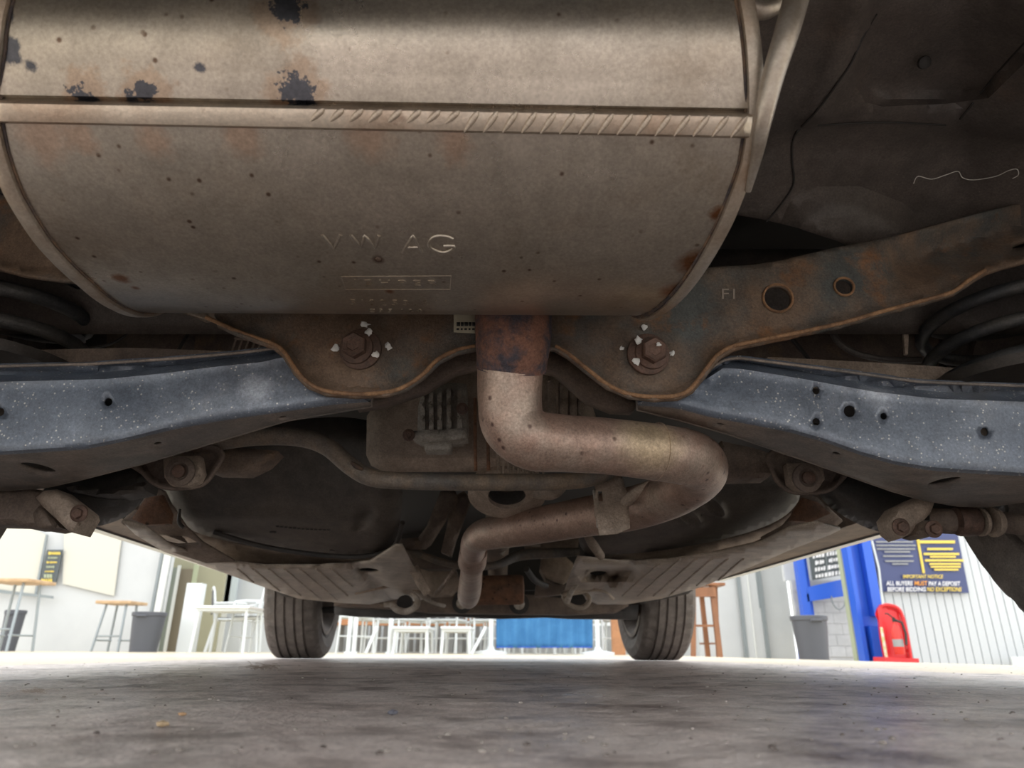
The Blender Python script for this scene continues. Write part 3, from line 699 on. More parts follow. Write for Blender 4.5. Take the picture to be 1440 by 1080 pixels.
tag(panel('label_tag', [(83, 425), (104, 438), (116, 455), (121, 482), (96, 481)], lambda x, y: .80 + (x - 90) * .001, mat('tag_grey', (.30, .31, .32), rough=.7), loc=PY(100, 460, .8), step=8, thick=.0015),
    'pale grey scrap of plastic tag beside the left coil spring', 'tag')

# ------------------------------------------------------------------ anti-roll bar
arb = thing('anti_roll_bar', PY(700, 677, .86), 'dark bent anti-roll bar crossing below the silencer outlet pipe', 'anti-roll bar')
tube_px('bar', [(255, 628, .84, 22), (300, 622, .83, 25), (360, 614, .83, 26), (420, 615, .83, 26), (460, 628, .83, 26), (492, 655, .83, 25), (520, 671, .83, 25), (560, 676, .83, 24), (640, 678, .835, 24), (720, 678, .84, 24), (800, 677, .845, 23), (842, 670, .85, 22), (870, 655, .86, 20), (900, 640, .88, 18)], M['bar'], arb, n=20)
tube_px('bar_scuff', [(494, 650, .818, 4), (502, 656, .818, 8), (510, 660, .818, 4)], M['sealdark'], arb, n=8, sub=3)

# ------------------------------------------------------------------ things seen through the gaps above the control arms
gl = thing('axle_carrier', PY(250, 500, .8), 'brown dusty carrier beam and brake hose above the left control arm', 'carrier', 'carrier beams above the control arms')
panel('beam', [(50, 492), (180, 489), (330, 494), (360, 500), (340, 520), (40, 524)], lambda x, y: .76, M['brown'], gl, step=12, extr=.03)
panel('back_sheet', [(150, 440), (420, 440), (420, 500), (150, 496)], lambda x, y: .90 + .01 * math.sin(x * .05), M['brown'], gl, step=14, extr=.01)
tube_px('brake_hose', [(285, 446, .84, 5), (270, 462, .84, 5), (252, 490, .83, 5), (246, 505, .83, 5)], M['black'], gl, n=8)
tube_px('brake_hose', [(200, 452, .84, 4), (160, 482, .84, 4), (110, 490, .84, 4)], M['black'], gl, n=8)
for k in range(6): tube_px('grille_bar', [(333 + k * 9, 474 + k * .5, .86, 3), (326 + k * 9, 494, .86, 3)], M['tan'], gl, n=6, sub=2)
tube_px('grille_bar', [(330, 476, .86, 4), (390, 480, .86, 4)], M['tan'], gl, n=6, sub=2)
gr_ = thing('axle_carrier', PY(1180, 510, .8), 'brown dusty carrier beam and curved hoses above the right control arm', 'carrier', 'carrier beams above the control arms')
panel('beam', [(1080, 502), (1200, 508), (1300, 514), (1380, 520), (1380, 545), (1080, 530)], lambda x, y: .78, M['tan'], gr_, step=12, extr=.03)
panel('back_sheet', [(1000, 452), (1320, 440), (1320, 524), (1000, 510)], lambda x, y: .90 + .012 * math.sin(x * .03), M['brown'], gr_, step=14, extr=.01)
tube_px('brake_hose', [(1108, 470, .84, 6), (1122, 486, .84, 6), (1140, 508, .83, 6), (1150, 520, .83, 6)], M['black'], gr_, n=8)
tube_px('brake_hose', [(1168, 458, .84, 9), (1178, 480, .84, 9), (1205, 497, .84, 9), (1250, 506, .84, 9), (1295, 506, .84, 9)], M['pan'], gr_, n=10)
panel('tan_clip', [(1273, 446), (1283, 456), (1278, 470), (1277, 498), (1273, 498), (1271, 470)], lambda x, y: .80, M['tan'], gr_, step=6, extr=.004)

# ------------------------------------------------------------------ rear differential and its casting
dif = thing('rear_differential', PY(610, 600, .9), 'dusty brown rear axle gear casing with ribbed lug left of the outlet pipe', 'differential')
dh = [(516, 585), (524, 572), (560, 540), (600, 520), (668, 500), (760, 500), (830, 560), (842, 600), (842, 664), (700, 664), (540, 664), (522, 655), (515, 640)]
panel('housing', dh, pillow(dh, lambda x, y: .95, .05, 22), M['tan'], dif, step=10, thick=.02)
def solid(name, o_, Y, dY, m, parent, r=6, step=6, **k):
    return panel(name, o_, pillow(o_, lambda x, y: Y, min(.6 * dY, .014), r), m, parent, step=step, extr=dY, **k)
solid('mount_lug', [(588, 572), (592, 556), (606, 545), (634, 538), (656, 540), (658, 606), (652, 622), (600, 624), (586, 618), (587, 600)], .885, .02, M['alu'], dif, 10)
for x in (594, 606, 618, 631, 646):
    solid('rib', [(x - 3, 552 - (x - 594) * .15), (x + 3, 550 - (x - 594) * .15), (x + 4, 608), (x - 3, 608)], .868, .012, M['alu'], dif, 3, 4)
solid('mount_foot', [(578, 606), (656, 602), (658, 618), (590, 622), (580, 616)], .86, .02, M['alu'], dif, 5)
solid('mount_foot', [(594, 620), (636, 618), (634, 634), (598, 634)], .868, .02, M['alu'], dif, 5)
for x in (668, 686, 700, 716):
    tube_px('cooling_fin', [(x, 560, .93, 5), (x, 610, .93, 5), (x + 1, 662, .93, 5)], M['rust' if x < 690 else 'tan'], dif, n=8)
for i in range(9):
    x = 708 + i * 7; tube_px('fine_fin', [(x, 640, .91, 3), (x, 668, .91, 3)], M['tan'], dif, n=6, sub=2)
for x in (776, 792, 806, 818):
    solid('rib', [(x - 5, 532), (x + 6, 536), (x + 6, 590), (x - 5, 590)], .88, .02, M['tan'], dif, 4, 6)
for (x, y) in ((527, 562), (650, 575), (575, 612)): bolt(dif, PY(x, y, .862), (0, -1, -.1), .005, M['boltm'])
# shaft flange ring below the bar
fl = thing('drive_flange', PY(713, 700, 1.0), 'round dark drive shaft flange ring under the anti-roll bar', 'drive shaft')
c0 = PY(713, 684, 1.02)
lathe('flange_ring', [(0, .030), (0, .055), (.006, .058), (.016, .058), (.02, .052), (.02, .028)], c0, (0, -.45, -.9), M['tan'], fl, n=40, closed=True)
lathe('rubber_joint', [(-.01, .026), (-.01, .046), (.012, .046), (.012, .026)], c0, (0, -.45, -.9), M['black'], fl, n=40, closed=True)
tube_px('prop_shaft', [(712, 688, 1.08, 50), (704, 720, 1.4, 42), (700, 770, 2.0, 32), (700, 820, 2.5, 26)], M['brown'], fl, n=20)
tube_px('shaft_boss', [(790, 684, .98, 16), (775, 690, .96, 26), (750, 690, .96, 22)], M['tan'], fl, n=12)

# ------------------------------------------------------------------ fuel tank, two lobes astride the tunnel
tank = thing('fuel_tank', (-.1, 1.2, .3), 'black dusty plastic saddle fuel tank with two rounded lobes', 'fuel tank')
tl = [(230, 688), (236, 708), (252, 732), (280, 750), (330, 763), (390, 772), (450, 779), (505, 781), (540, 774), (556, 757), (562, 735), (566, 700), (566, 655), (560, 610), (500, 588), (420, 590), (330, 606), (250, 630), (228, 660)]
tl = [(p[0], p[1]) for p in catmull(tl, 4, True)]
def tly(x, y):
    Zt = .205 + .02 * (x - 400) / 200 * 0
    k = max(0, (770 - y) / 150)
    return 1.08 + .20 * (1 - k) ** 2 + .03 * math.cos((x - 400) / 90)
f0 = pillow(tl, tly, .07, 34)
def tlf(x, y):
    Y = f0(x, y)
    Y -= .012 * math.exp(-((y - (728 + (x - 400) * .02)) / 6) ** 2)       # moulded step
    r = math.hypot(((x - 512) * .79 + (y - 729) * .62) / 10, (-(x - 512) * .62 + (y - 729) * .79) / 22)
    Y += .018 * max(0, min(1, (1 - r) * 2.5))
    r2 = math.hypot((x - 430) / 60, (y - 650) / 30); Y += .015 * math.exp(-r2 * r2)
    return Y
panel('left_lobe', tl, tlf, M['tank'], tank, lines=[ell(512, 729, 10, 22, 38, 20), ell(512, 729, 6, 17, 38, 16)], step=9, thick=.02, smooth=80)
tu = [(236, 715), (256, 728), (285, 752), (340, 768), (400, 777), (455, 784), (500, 786), (545, 778), (560, 764), (560, 772), (545, 787), (500, 797), (440, 800), (360, 797), (300, 786), (268, 768), (246, 740)]
panel('lower_skirt', tu, lambda x, y: YZ(x, y, .200) if y > 700 else 1.2, M['tan'], tank, step=8, thick=.004, pos=lambda x, y: PY(x, y, min(1.9, 1.18 + .0042 * (y - 715))))
q = catmull([(300, 748), (360, 766), (430, 778), (500, 783), (545, 775), (560, 758), (566, 735)], 6)
tube('rolled_seam', [PY(x, y, min(1.9, 1.16 + .002 * (y - 700))) for x, y in q], .0045, M['black'], tank, n=8)
for i in range(13):
    x = 388 + i * 6; y = 739 + 5 * math.sin(i / 12 * PI / 2); solid('moulded_mark', [(x, y), (x + 4, y), (x + 4, y + 2.2), (x, y + 2.2)], tlf(x, y) - .001, .003, M['black'], tank, 2, 4)
for x in (379, 463): solid('moulded_mark', [(x, 746 if x < 400 else 772), (x + 9, 746 if x < 400 else 773), (x + 9, 749 if x < 400 else 775), (x, 749 if x < 400 else 774)], tlf(x, 747 if x < 400 else 773) - .001, .003, M['black'], tank, 2, 4)
tr = catmull([(814, 756), (830, 740), (880, 716), (930, 690), (960, 655), (1000, 640), (1060, 640), (1110, 660), (1128, 684), (1122, 706), (1100, 728), (1060, 746), (1000, 762), (930, 774), (870, 780), (838, 782), (820, 774)], 4, True)
def try_(x, y):
    k = max(0, (770 - y) / 130); return 1.08 + .20 * (1 - k) ** 2
f1 = pillow(tr, try_, .06, 30)
def trf(x, y):
    Y = f1(x, y)
    for (cx, cy) in ((967, 726), (1001, 712)):            # two moulded finger recesses
        u = (x - cx) * .80 + (y - cy) * .6; v = -(x - cx) * .6 + (y - cy) * .8
        r = math.hypot(u / 22, v / 9)
        if r < 1.25: Y -= .016 * max(0, 1 - abs(r - 1) / .25)
    return Y
panel('right_lobe', tr, trf, M['tank'], tank, lines=[ell(967, 726, 22, 9, 37, 20), ell(1001, 712, 22, 9, 37, 20)], step=7, thick=.02, smooth=80)
tru = [(838, 778), (900, 778), (960, 771), (1030, 757), (1080, 742), (1112, 722), (1126, 704), (1122, 722), (1104, 742), (1060, 762), (1000, 776), (930, 787), (860, 790), (836, 788)]
panel('lower_skirt', tru, None, M['tan'], tank, step=8, thick=.004, pos=lambda x, y: PY(x, y, min(1.9, 1.18 + .004 * (y - 700))))
tube_px('tank_strap', [(825, 752, 1.2, 10), (834, 766, 1.2, 14), (845, 782, 1.25, 12)], M['tan'], tank, n=8)

# ------------------------------------------------------------------ underbody trays
def tray(lab, o_, Zf, holes=(), ribs=(), feats=()):
    t = thing('underbody_tray', PZ(*feats, .2), lab, 'underbody panel', 'plastic trays under the car floor')
    def f(x, y):
        Z = Zf(x, y); return PZ(x, y, Z)
    panel('tray_sheet', o_, None, M['tray'], t, step=9, holes=holes, pos=f, thick=.004, smooth=25)
    return t
lo = [(172, 734), (205, 742), (240, 768), (290, 786), (370, 796), (450, 796), (520, 790), (556, 768), (566, 768), (580, 795), (604, 832), (598, 842), (586, 846), (560, 842), (520, 850), (480, 848), (420, 842), (366, 824), (310, 804), (230, 776), (190, 752)]
led2 = edist(lo)
def zl(x, y):
    Z = .195 - .012 * min(1, max(0, (y - 780) / 60))
    Z += .014 * math.exp(-((x - (505 + (y - 800) * 1.1)) / 12) ** 2) * (y > 785)          # raised channel beside the tunnel
    if y > 770: Z += .0012 * math.sin((x + y * .9) * .2) * math.exp(-((y - 820) / 30) ** 2)
    return Z
tL = tray('left dusty grey-brown ribbed tray under the floor, ahead of the left tank lobe', lo, zl, [ell(519, 802, 14, 3.2, 4)], (), (400, 810))
HZ = .19
solid('inner_flange', [(558, 768), (566, 766), (588, 796), (604, 830), (596, 838), (584, 820), (570, 792)], 1.5, .02, M['tan'], tL, 3)
tube_px('rib_bar', [(500, 835, 2.0, 3), (540, 826, 1.9, 4), (566, 822, 1.9, 3)], M['tan'], tL, n=6)
tube_px('clip', [(584, 828, 1.9, 8), (594, 836, 1.95, 10), (603, 842, 2.0, 8)], M['pale'], tL, n=8)
for k in range(11):
    x = 290 + k * 22; q = [(x + 52 * t, 800 + 44 * t) for t in np.linspace(0, 1, 8)]; q = [p for p in q if inside(lo, p[0], p[1]) and p[0] < 496]
    if len(q) > 2: tube('rib', [PZ(p[0], p[1], zl(*p) - .0005) for p in q], .0022, M['tray'], tL, n=6)
ro = [(812, 784), (870, 790), (940, 788), (1010, 778), (1070, 764), (1110, 744), (1150, 736), (1182, 745), (1168, 752), (1110, 774), (1050, 800), (985, 826), (930, 842), (880, 850), (840, 850), (822, 842), (800, 846), (790, 842), (800, 815)]
def zr(x, y):
    Z = .195 - .012 * min(1, max(0, (y - 780) / 60))
    Z += .012 * math.exp(-((x - (880 - (y - 800) * 1.2)) / 12) ** 2) * (y > 785)
    r = math.hypot((x - 850) / 40, (y - 806) / 10); Z += .03 * math.exp(-r * r)
    Z += .0012 * math.sin((x - y * .9) * .2) * math.exp(-((y - 815) / 30) ** 2)
    return Z
tR = tray('right dusty grey-brown ribbed tray under the floor, ahead of the right tank lobe', ro, zr, [ell(842, 806, 12, 3, 0)], (), (980, 805))
tube_px('edge_lip', [(798, 845, 1.9, 9), (806, 828, 1.8, 7), (822, 808, 1.7, 6), (832, 792, 1.5, 6)], M['pale'], tR, n=8)
tube_px('edge_lip', [(790, 838, 1.9, 9), (800, 834, 1.9, 9), (830, 830, 1.9, 5), (850, 832, 1.9, 4), (862, 842, 1.95, 5)], M['tray'], tR, n=8)
for k in range(10):
    x = 935 + k * 22; q = [(x - 60 * t, 786 + 52 * t) for t in np.linspace(0, 1, 8)]; q = [p for p in q if inside(ro, p[0], p[1])]
    if len(q) > 2: tube('rib', [PZ(p[0], p[1], zr(*p) - .0005) for p in q], .0022, M['tray'], tR, n=6)
# sill pans outside the tank lobes, rusty
sp_ = thing('sill_section', PY(230, 730, 1.1), 'rusty box section with dark slot left of the left tank lobe', 'body section', 'box sections beside the tank')
o_ = [(170, 735), (190, 715), (206, 694), (212, 684), (232, 690), (244, 715), (262, 742), (285, 764), (330, 790), (290, 792), (240, 776), (200, 755)]
panel('sheet', o_, lambda x, y: 1.12 + .002 * max(0, y - 715), M['rust' if 0 else 'brown'], sp_, step=7, thick=.004, holes=[[(222, 752), (262, 754), (282, 765), (250, 767), (226, 762)]])
solid('rust_patch', [(205, 700), (228, 696), (240, 722), (238, 736), (205, 738), (185, 730)], 1.09, .01, M['rust'], sp_, 5)
tube_px('hanging_hook', [(253, 716, 1.08, 4), (252, 734, 1.08, 6), (258, 742, 1.08, 5)], M['black'], sp_, n=8)
sp2 = thing('sill_section', PY(1140, 720, 1.1), 'rusty box section with dark slot right of the right tank lobe', 'body section', 'box sections beside the tank')
o_ = [(1128, 690), (1150, 700), (1165, 715), (1185, 733), (1175, 742), (1150, 756), (1110, 762), (1085, 764), (1070, 758), (1100, 742), (1120, 720)]
panel('sheet', o_, lambda x, y: 1.12 + .002 * max(0, y - 715), M['brown'], sp2, step=7, thick=.004, holes=[[(1090, 752), (1118, 745), (1138, 744), (1134, 754), (1100, 759)]])
solid('rust_patch', [(1128, 700), (1150, 706), (1168, 722), (1140, 734), (1112, 732), (1118, 716)], 1.09, .01, M['rust'], sp2, 5)

# ------------------------------------------------------------------ trailing arm bushes (bolted brackets) and trailing arms
def bush(lab, o_, c, armpts, washer):
    t = thing('bush_bracket', PY(c[0], c[1], .86), lab, 'bracket', 'bolted brackets of the trailing arms')
    q = [(p[0], p[1]) for p in catmull(o_, 4, True)]
    panel('bracket_sheet', q, pillow(q, lambda x, y: .83, -.02, 10), M['brown'], t, step=6, thick=.004)
    w_ = [(c[0] + a, c[1] + b) for a, b in washer]
    solid('bush_plate', w_, .80, .012, M['tan'], t, 5)
    lathe('bush_ring', [(-.003, .012), (.0, .017), (.004, .017), (.006, .011), (.003, .008)], PY(c[0], c[1], .795), (0, -1, -.2), M['brown'], t, n=24)
    lathe('bolt_end', [(0, .0075), (.008, .0075), (.009, .004)], PY(c[0], c[1], .795), (0, -1, -.2), M['boltm'], t, n=12)
    solid('cross_member', armpts, .87, .03, M['brown'], t, 8)
    return t
bush('brown bolted bush bracket under the left control arm', [(186, 652), (200, 640), (230, 632), (262, 628), (300, 630), (312, 640), (304, 656), (290, 676), (272, 684), (235, 685), (214, 676), (200, 662)], (255, 663),
     [(290, 634), (340, 630), (390, 634), (372, 652), (345, 665), (300, 664), (290, 660)], [(-26, -22), (26, -22), (30, 2), (24, 14), (10, 20), (-16, 19), (-24, 8)])
bush('brown bolted bush bracket under the right control arm', [(1082, 640), (1110, 632), (1150, 634), (1180, 648), (1192, 660), (1180, 676), (1165, 688), (1140, 692), (1112, 690), (1094, 676), (1086, 658)], (1134, 672),
     [(1014, 620), (1060, 630), (1090, 640), (1092, 660), (1080, 672), (1014, 674), (1004, 650)], [(-28, -20), (22, -22), (26, 2), (18, 12), (8, 18), (-12, 17), (-24, 8)])
def trail(lab, sheet, Y, pieces):
    t = thing('trailing_arm', PY(sheet[0][0], sheet[0][1], Y), lab, 'trailing arm', 'dark trailing arms inside the rear wheels')
    q = [(p[0], p[1]) for p in catmull(sheet, 4, True)]
    panel('arm_blade', q, pillow(q, lambda x, y: Y, .07, 26), M['black'], t, step=9, thick=.01)
    for (n_, o_, Yp, m) in pieces:
        solid(n_, o_, Yp, .03, M[m], t, 9)
    return t
tA = trail('dark dusty trailing arm and bracket behind the left control arm', [(60, 690), (90, 676), (150, 656), (190, 645), (210, 655), (215, 672), (208, 692), (190, 716), (165, 732), (125, 743), (90, 744), (60, 730)], .86,
           [('link_end', [(-140, 680), (20, 684), (64, 690), (70, 710), (66, 742), (40, 742), (20, 738), (-140, 734)], .80, 'brown'),
            ('bump_bracket', [(50, 700), (62, 690), (80, 688), (118, 718), (120, 726), (106, 750), (98, 748), (60, 712)], .78, 'tan'),
            ('lower_lug', [(56, 710), (66, 718), (84, 742), (70, 745), (50, 742), (46, 722)], .79, 'brown'),
            ('edge_rib', [(90, 680), (150, 690), (208, 676), (204, 690), (150, 700), (96, 690)], .835, 'black')])
tB = trail('dark dusty trailing arm and bracket behind the right control arm', [(1148, 682), (1160, 660), (1200, 658), (1260, 684), (1320, 700), (1400, 700), (1420, 720), (1390, 746), (1330, 750), (1280, 754), (1230, 746), (1190, 728), (1158, 704)], .88,
           [('bump_bracket', [(1250, 728), (1262, 712), (1290, 698), (1316, 702), (1308, 722), (1282, 750), (1268, 757), (1256, 748)], .80, 'tan'),
            ('lower_lug', [(1290, 738), (1300, 732), (1318, 736), (1318, 752), (1300, 755), (1288, 752)], .79, 'brown')])
tube_px('link_tube', [(1308, 732, .84, 34), (1340, 733, .83, 36), (1380, 734, .83, 33), (1412, 735, .83, 30), (1440, 738, .83, 30)], M['brown'], tB, n=20)
tube_px('link_collar', [(1344, 733, .82, 38), (1350, 733, .82, 42), (1366, 733, .82, 42), (1372, 733, .82, 38)], M['boltm'], tB, n=20, sub=2)
tube_px('link_collar', [(1377, 734, .82, 40), (1382, 734, .82, 38)], M['tan'], tB, n=20, sub=2)
tube_px('link_collar', [(1394, 734, .82, 42), (1398, 734, .82, 42), (1404, 734, .82, 36)], M['tan'], tB, n=20, sub=2)
for c, p in (((1266, 741), tB), ((1312, 744), tB), ((112, 722), tA)): bolt(p, PY(c[0], c[1], .778), (0, -1, -.15), .006, M['boltm'])

# ------------------------------------------------------------------ front subframe and engine underside
fs = thing('front_subframe', (-.14, 2.9, .2), 'dusty front subframe cross beam with engine undersides between front wheels', 'subframe')
def fbox(name, x0, y0, x1, y1, Y, d, m, rr=4):
    return solid(name, [(x0, y0), (x1, y0), (x1, y1), (x0, y1)], Y, d, M[m], fs, rr, 8)
solid('cross_beam', [(470, 852), (560, 856), (600, 861), (700, 863), (800, 864), (868, 861), (884, 852), (880, 842), (800, 842), (740, 836), (600, 836), (540, 842), (470, 840)], 2.6, .1, M['brown'], fs, 5, 6)
solid('front_lip', [(470, 846), (600, 850), (760, 850), (880, 850), (898, 850), (896, 871), (800, 870), (770, 868), (700, 870), (640, 867), (560, 869), (500, 867), (470, 864)], 2.75, .05, M['black'], fs, 3, 10)
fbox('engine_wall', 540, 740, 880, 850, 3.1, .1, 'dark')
solid('gearbox_case', [(585, 800), (610, 796), (640, 800), (646, 822), (632, 836), (600, 838), (588, 826)], 2.4, .1, M['tan'], fs, 8, 6)
solid('sump', [(762, 782), (790, 778), (806, 792), (806, 812), (790, 822), (768, 814), (760, 800)], 2.3, .1, M['tan'], fs, 8, 6)
solid('support_arm', [(755, 815), (780, 822), (806, 822), (800, 834), (768, 838), (752, 838)], 2.3, .06, M['brown'], fs, 4, 6)
for x, y in ((650, 848), (730, 849)):
    lathe('bolt_seat', [(0, .036), (.012, .036), (.012, .03)], PY(x, y, 2.585), (0, -1, -.1), M['black'], fs, n=20)
    lathe('bolt_head', [(0, .02), (.02, .02), (.024, .014)], PY(x, y, 2.565), (0, -1, -.1), M['pale'], fs, n=12)
tube_px('brace', [(545, 770, 1.6, 9), (580, 776, 1.6, 10), (620, 790, 1.6, 10), (660, 797, 1.62, 10), (700, 794, 1.65, 11), (730, 781, 1.7, 15), (775, 778, 1.7, 14), (815, 776, 1.7, 11)], M['bar'], fs, n=12)
tube_px('hose', [(705, 780, 1.9, 6), (712, 768, 1.9, 8), (735, 764, 1.9, 8), (760, 766, 1.9, 6)], M['alu'], fs, n=8)
solid('support_leg', [(620, 690), (640, 690), (644, 700), (604, 764), (596, 770), (560, 770), (558, 758), (588, 756), (600, 740)], 1.45, .03, M['brown'], fs, 4, 6)
solid('support_leg', [(636, 700), (652, 690), (662, 700), (640, 760), (634, 782), (620, 776), (628, 742)], 1.5, .03, M['brown'], fs, 4, 6)
tube_px('tie_strut', [(638, 802, 1.9, 5), (624, 822, 2.0, 5), (612, 836, 2.1, 6)], M['tan'], fs, n=8)
tube_px('tie_strut', [(740, 800, 1.9, 9), (752, 816, 2.0, 9), (768, 824, 2.1, 8)], M['black'], fs, n=8)
tube_px('tie_strut', [(590, 838, 2.4, 5), (610, 848, 2.45, 5), (625, 852, 2.5, 5)], M['pale'], fs, n=8)
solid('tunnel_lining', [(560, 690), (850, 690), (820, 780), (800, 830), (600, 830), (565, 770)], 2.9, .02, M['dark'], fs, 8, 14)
solid('casing', [(735, 756), (770, 752), (815, 756), (812, 775), (740, 776)], 2.0, .06, M['brown'], fs, 5, 7)
solid('casing', [(560, 772), (590, 770), (596, 782), (640, 792), (640, 800), (600, 800), (570, 790)], 1.9, .06, M['brown'], fs, 4, 6)
for side in (0, 1):
    w_ = thing('wishbone', PY(500 if not side else 860, 850, 2.95), 'dark front wheel link with pale bush bracket, ' + ('left' if not side else 'right') + ' side of the front beam', 'suspension link', 'front wheel links')
    if not side:
        tube_px('link', [(448, 858, 3.0, 8), (480, 857, 2.95, 11), (515, 854, 2.9, 11), (545, 850, 2.85, 10)], M['dark'], w_, n=10)
        tube_px('link', [(482, 846, 2.9, 13), (500, 846, 2.9, 12), (520, 845, 2.9, 8)], M['tray'], w_, n=10)
        q = [(540, 850, 2.0, 8), (550, 850, 2.0, 9), (558, 857, 2.0, 9), (570, 860, 2.0, 9), (581, 856, 2.0, 9), (587, 848, 2.0, 9), (585, 838, 2.0, 8), (579, 832, 2.0, 6)]
        tube_px('bush_clamp', q, M['pale'], w_, n=10)
        lathe('bush', [(0, .022), (.02, .022)], PY(570, 848, 2.05), (0, -1, -.1), M['dark'], w_, n=16)
    else:
        tube_px('link', [(915, 856, 3.0, 16), (890, 857, 2.95, 18), (860, 856, 2.9, 18), (838, 856, 2.9, 14)], M['brown'], w_, n=10)
        tube_px('link', [(836, 847, 2.7, 6), (850, 849, 2.7, 8), (868, 850, 2.7, 7)], M['tray'], w_, n=10)
        tube_px('bush_clamp', [(792, 838, 2.0, 7), (798, 848, 2.0, 7), (810, 854, 2.0, 7), (822, 853, 2.0, 7), (829, 843, 2.0, 7), (822, 833, 2.0, 6)], M['pale' if 0 else 'tray'], w_, n=10)
        lathe('bush', [(0, .022), (.02, .022)], PY(812, 845, 2.05), (0, -1, -.1), M['dark'], w_, n=16)

# ------------------------------------------------------------------ wheels
def wheel(lab, c, yaw, inner):
    """inner: +1 when the inboard face looks towards +X"""
    ax = Vector((math.cos(yaw), math.sin(yaw), 0)) * inner
    t = thing('wheel', (c[0], c[1], 0), lab, 'wheel', 'road wheels of the car')
    W, R = .205, .317; n = 150
    prof = [(-.075, .215), (-.098, .235), (-.108, .268), (-.101, .298)]
    tread = [(-.092, .308, 1), (-.085, .313, 1), (-.064, .3155, 1)]
    for g in (-.052, -.018, .018, .052):
        tread += [(g - .0052, .3168, 0), (g - .004, .309, 0), (g + .004, .309, 0), (g + .0052, .3168, 0)]
        if g < .05: tread += [(g + .017, .317, 2)]
    tread += [(.064, .3155, 1), (.085, .313, 1), (.092, .308, 1)]
    P = [(a, b, 3) for a, b in prof] + tread + [(-a, b, 3) for a, b in reversed(prof)]
    t0 = Vector((0, 0, 1)); e2 = ax.cross(t0); C0 = Vector(c); V = []; F = []
    for (h, r, kd) in P:
        for k in range(n):
            a = 2 * PI * k / n
            rr = r - (.006 if kd == 1 and k % 4 == 0 else 0)
            v = C0 + ax * h + (t0 * math.cos(a) + e2 * math.sin(a)) * rr
            if v.z < .0035: v.z = .0035 if kd != 0 or rr > .315 else .0035
            V.append(v)
    m = len(P)
    for i in range(m):
        for k in range(n):
            a = i * n + k; b = i * n + (k + 1) % n; i2 = (i + 1) % m; F.append((a, i2 * n + k, i2 * n + (k + 1) % n, b))
    mesh_obj('tyre', V, F, M['rubber'], t, smooth=28)
    lathe('rim_barrel', [(.098, .222), (.100, .208), (.085, .200), (.06, .178), (-.06, .172), (-.08, .19), (-.098, .205), (-.098, .22), (-.075, .215), (.08, .213)], C0, ax, M['rimalloy'], t, n=48, closed=True)
    sp_ = []
    for k in range(5):
        a = 2 * PI * k / 5; d = t0 * math.cos(a) + e2 * math.sin(a); s = ax.cross(d)
        sp_.append(box_mesh(C0 - ax * .075 + d * .115, (.135, .045, .02), ax=(d, s, ax)))
        V, F = sp_[-1]; mesh_obj('spoke', V, F, M['rimalloy'], t, smooth=0, bevel=.006)
    lathe('hub', [(-.085, .03), (-.085, .055), (-.03, .065), (.0, .06), (.0, .03)], C0, ax, M['rimalloy'], t, n=24)
    lathe('brake_disc', [(-.01, .05), (-.01, .145), (.012, .145), (.012, .06), (.05, .055), (.05, .03)], C0, ax, M['boltm'], t, n=40)
    lathe('dust_shield', [(.025, .04), (.028, .15), (.022, .155)], C0, ax, M['dark'], t, n=32)
    return t
wheel('front wheel at left with grooved dusty tyre tread', (-.865, 3.05, .317), .075, 1)
wheel('front wheel at right with grooved dusty tyre tread', (.612, 3.12, .317), .06, -1)
wheel('rear wheel just outside the left edge, dark inner sidewall', (-.80, .71, .317), .054, 1)
wheel('rear wheel at the right edge showing its dark inner sidewall', (.775, .75, .317), .054, -1)
# dust cap / liner pieces above the front tyres
for (x0, x1, lab) in ((378, 452, 'dark plastic liner over the left front tyre'), (900, 984, 'dark plastic liner over the right front tyre')):
    t = panel('wheel_liner', [(x0, 815), (x1, 832), (x1, 846), (x0 + 18, 838), (x0, 824)] if x0 < 500 else [(x0, 838), (x1 - 6, 820), (x1, 812), (x1, 820), (x1 - 16, 835), (x0, 850)],
              lambda x, y: 2.72, M['black'], loc=PY(x0, 830, 2.72), step=8, thick=.02)
    tag(t, lab, 'wheel liner')

# ------------------------------------------------------------------ yard beyond the car
M['wallwhite'] = mat('white_painted_wall', (.55, .57, .575), (.50, .52, .53), 1.2, .4, .65, .7, 0, .1, 30)
M['wallcream'] = mat('cream_board', (.57, .56, .49), rough=.6)
M['wallcool'] = mat('white_cladding', (.53, .56, .58), rough=.5)
M['frame'] = mat('white_frame', (.66, .68, .66), rough=.45)
M['glass'] = mat('door_glass', (.25, .28, .24), rough=.1)
M['khaki'] = mat('khaki_wall', (.33, .32, .22), rough=.7)
M['greyfr'] = mat('grey_frame', (.22, .25, .26), rough=.5)
M['wood'] = mat('varnished_wood', (.26, .11, .045), (.20, .08, .03), 10, .4, .6, .4, 0, 0, 100, stretch=(1, 1, .2))
M['woodtop'] = mat('pale_wood_top', (.55, .38, .22), (.45, .30, .17), 8, rough=.5)
M['orange'] = mat('orange_timber', (.46, .22, .10), (.36, .17, .08), 6, rough=.6)
M['metal'] = mat('bright_aluminium', (.78, .80, .80), rough=.35, metal=.6)
M['legm'] = mat('grey_steel_leg', (.30, .34, .36), rough=.4, metal=.3)
M['white'] = mat('white_plastic', (.66, .70, .71), rough=.5)
M['bin'] = mat('grey_bin_plastic', (.075, .08, .095), rough=.5)
M['wicker'] = mat('dark_wicker', (.07, .07, .075), (.14, .14, .14), 60, rough=.7)
M['blue'] = mat('blue_paint', (.02, .10, .55), rough=.35)
M['blue2'] = mat('blue_cloth', (.035, .16, .36), (.05, .20, .42), 5, rough=.8)
M['grey'] = mat('grey_block_paint', (.30, .31, .31), (.25, .26, .26), 4, rough=.7)
M['baygrey'] = mat('pale_grey_block', (.50, .51, .52), (.43, .44, .45), 4, rough=.7)
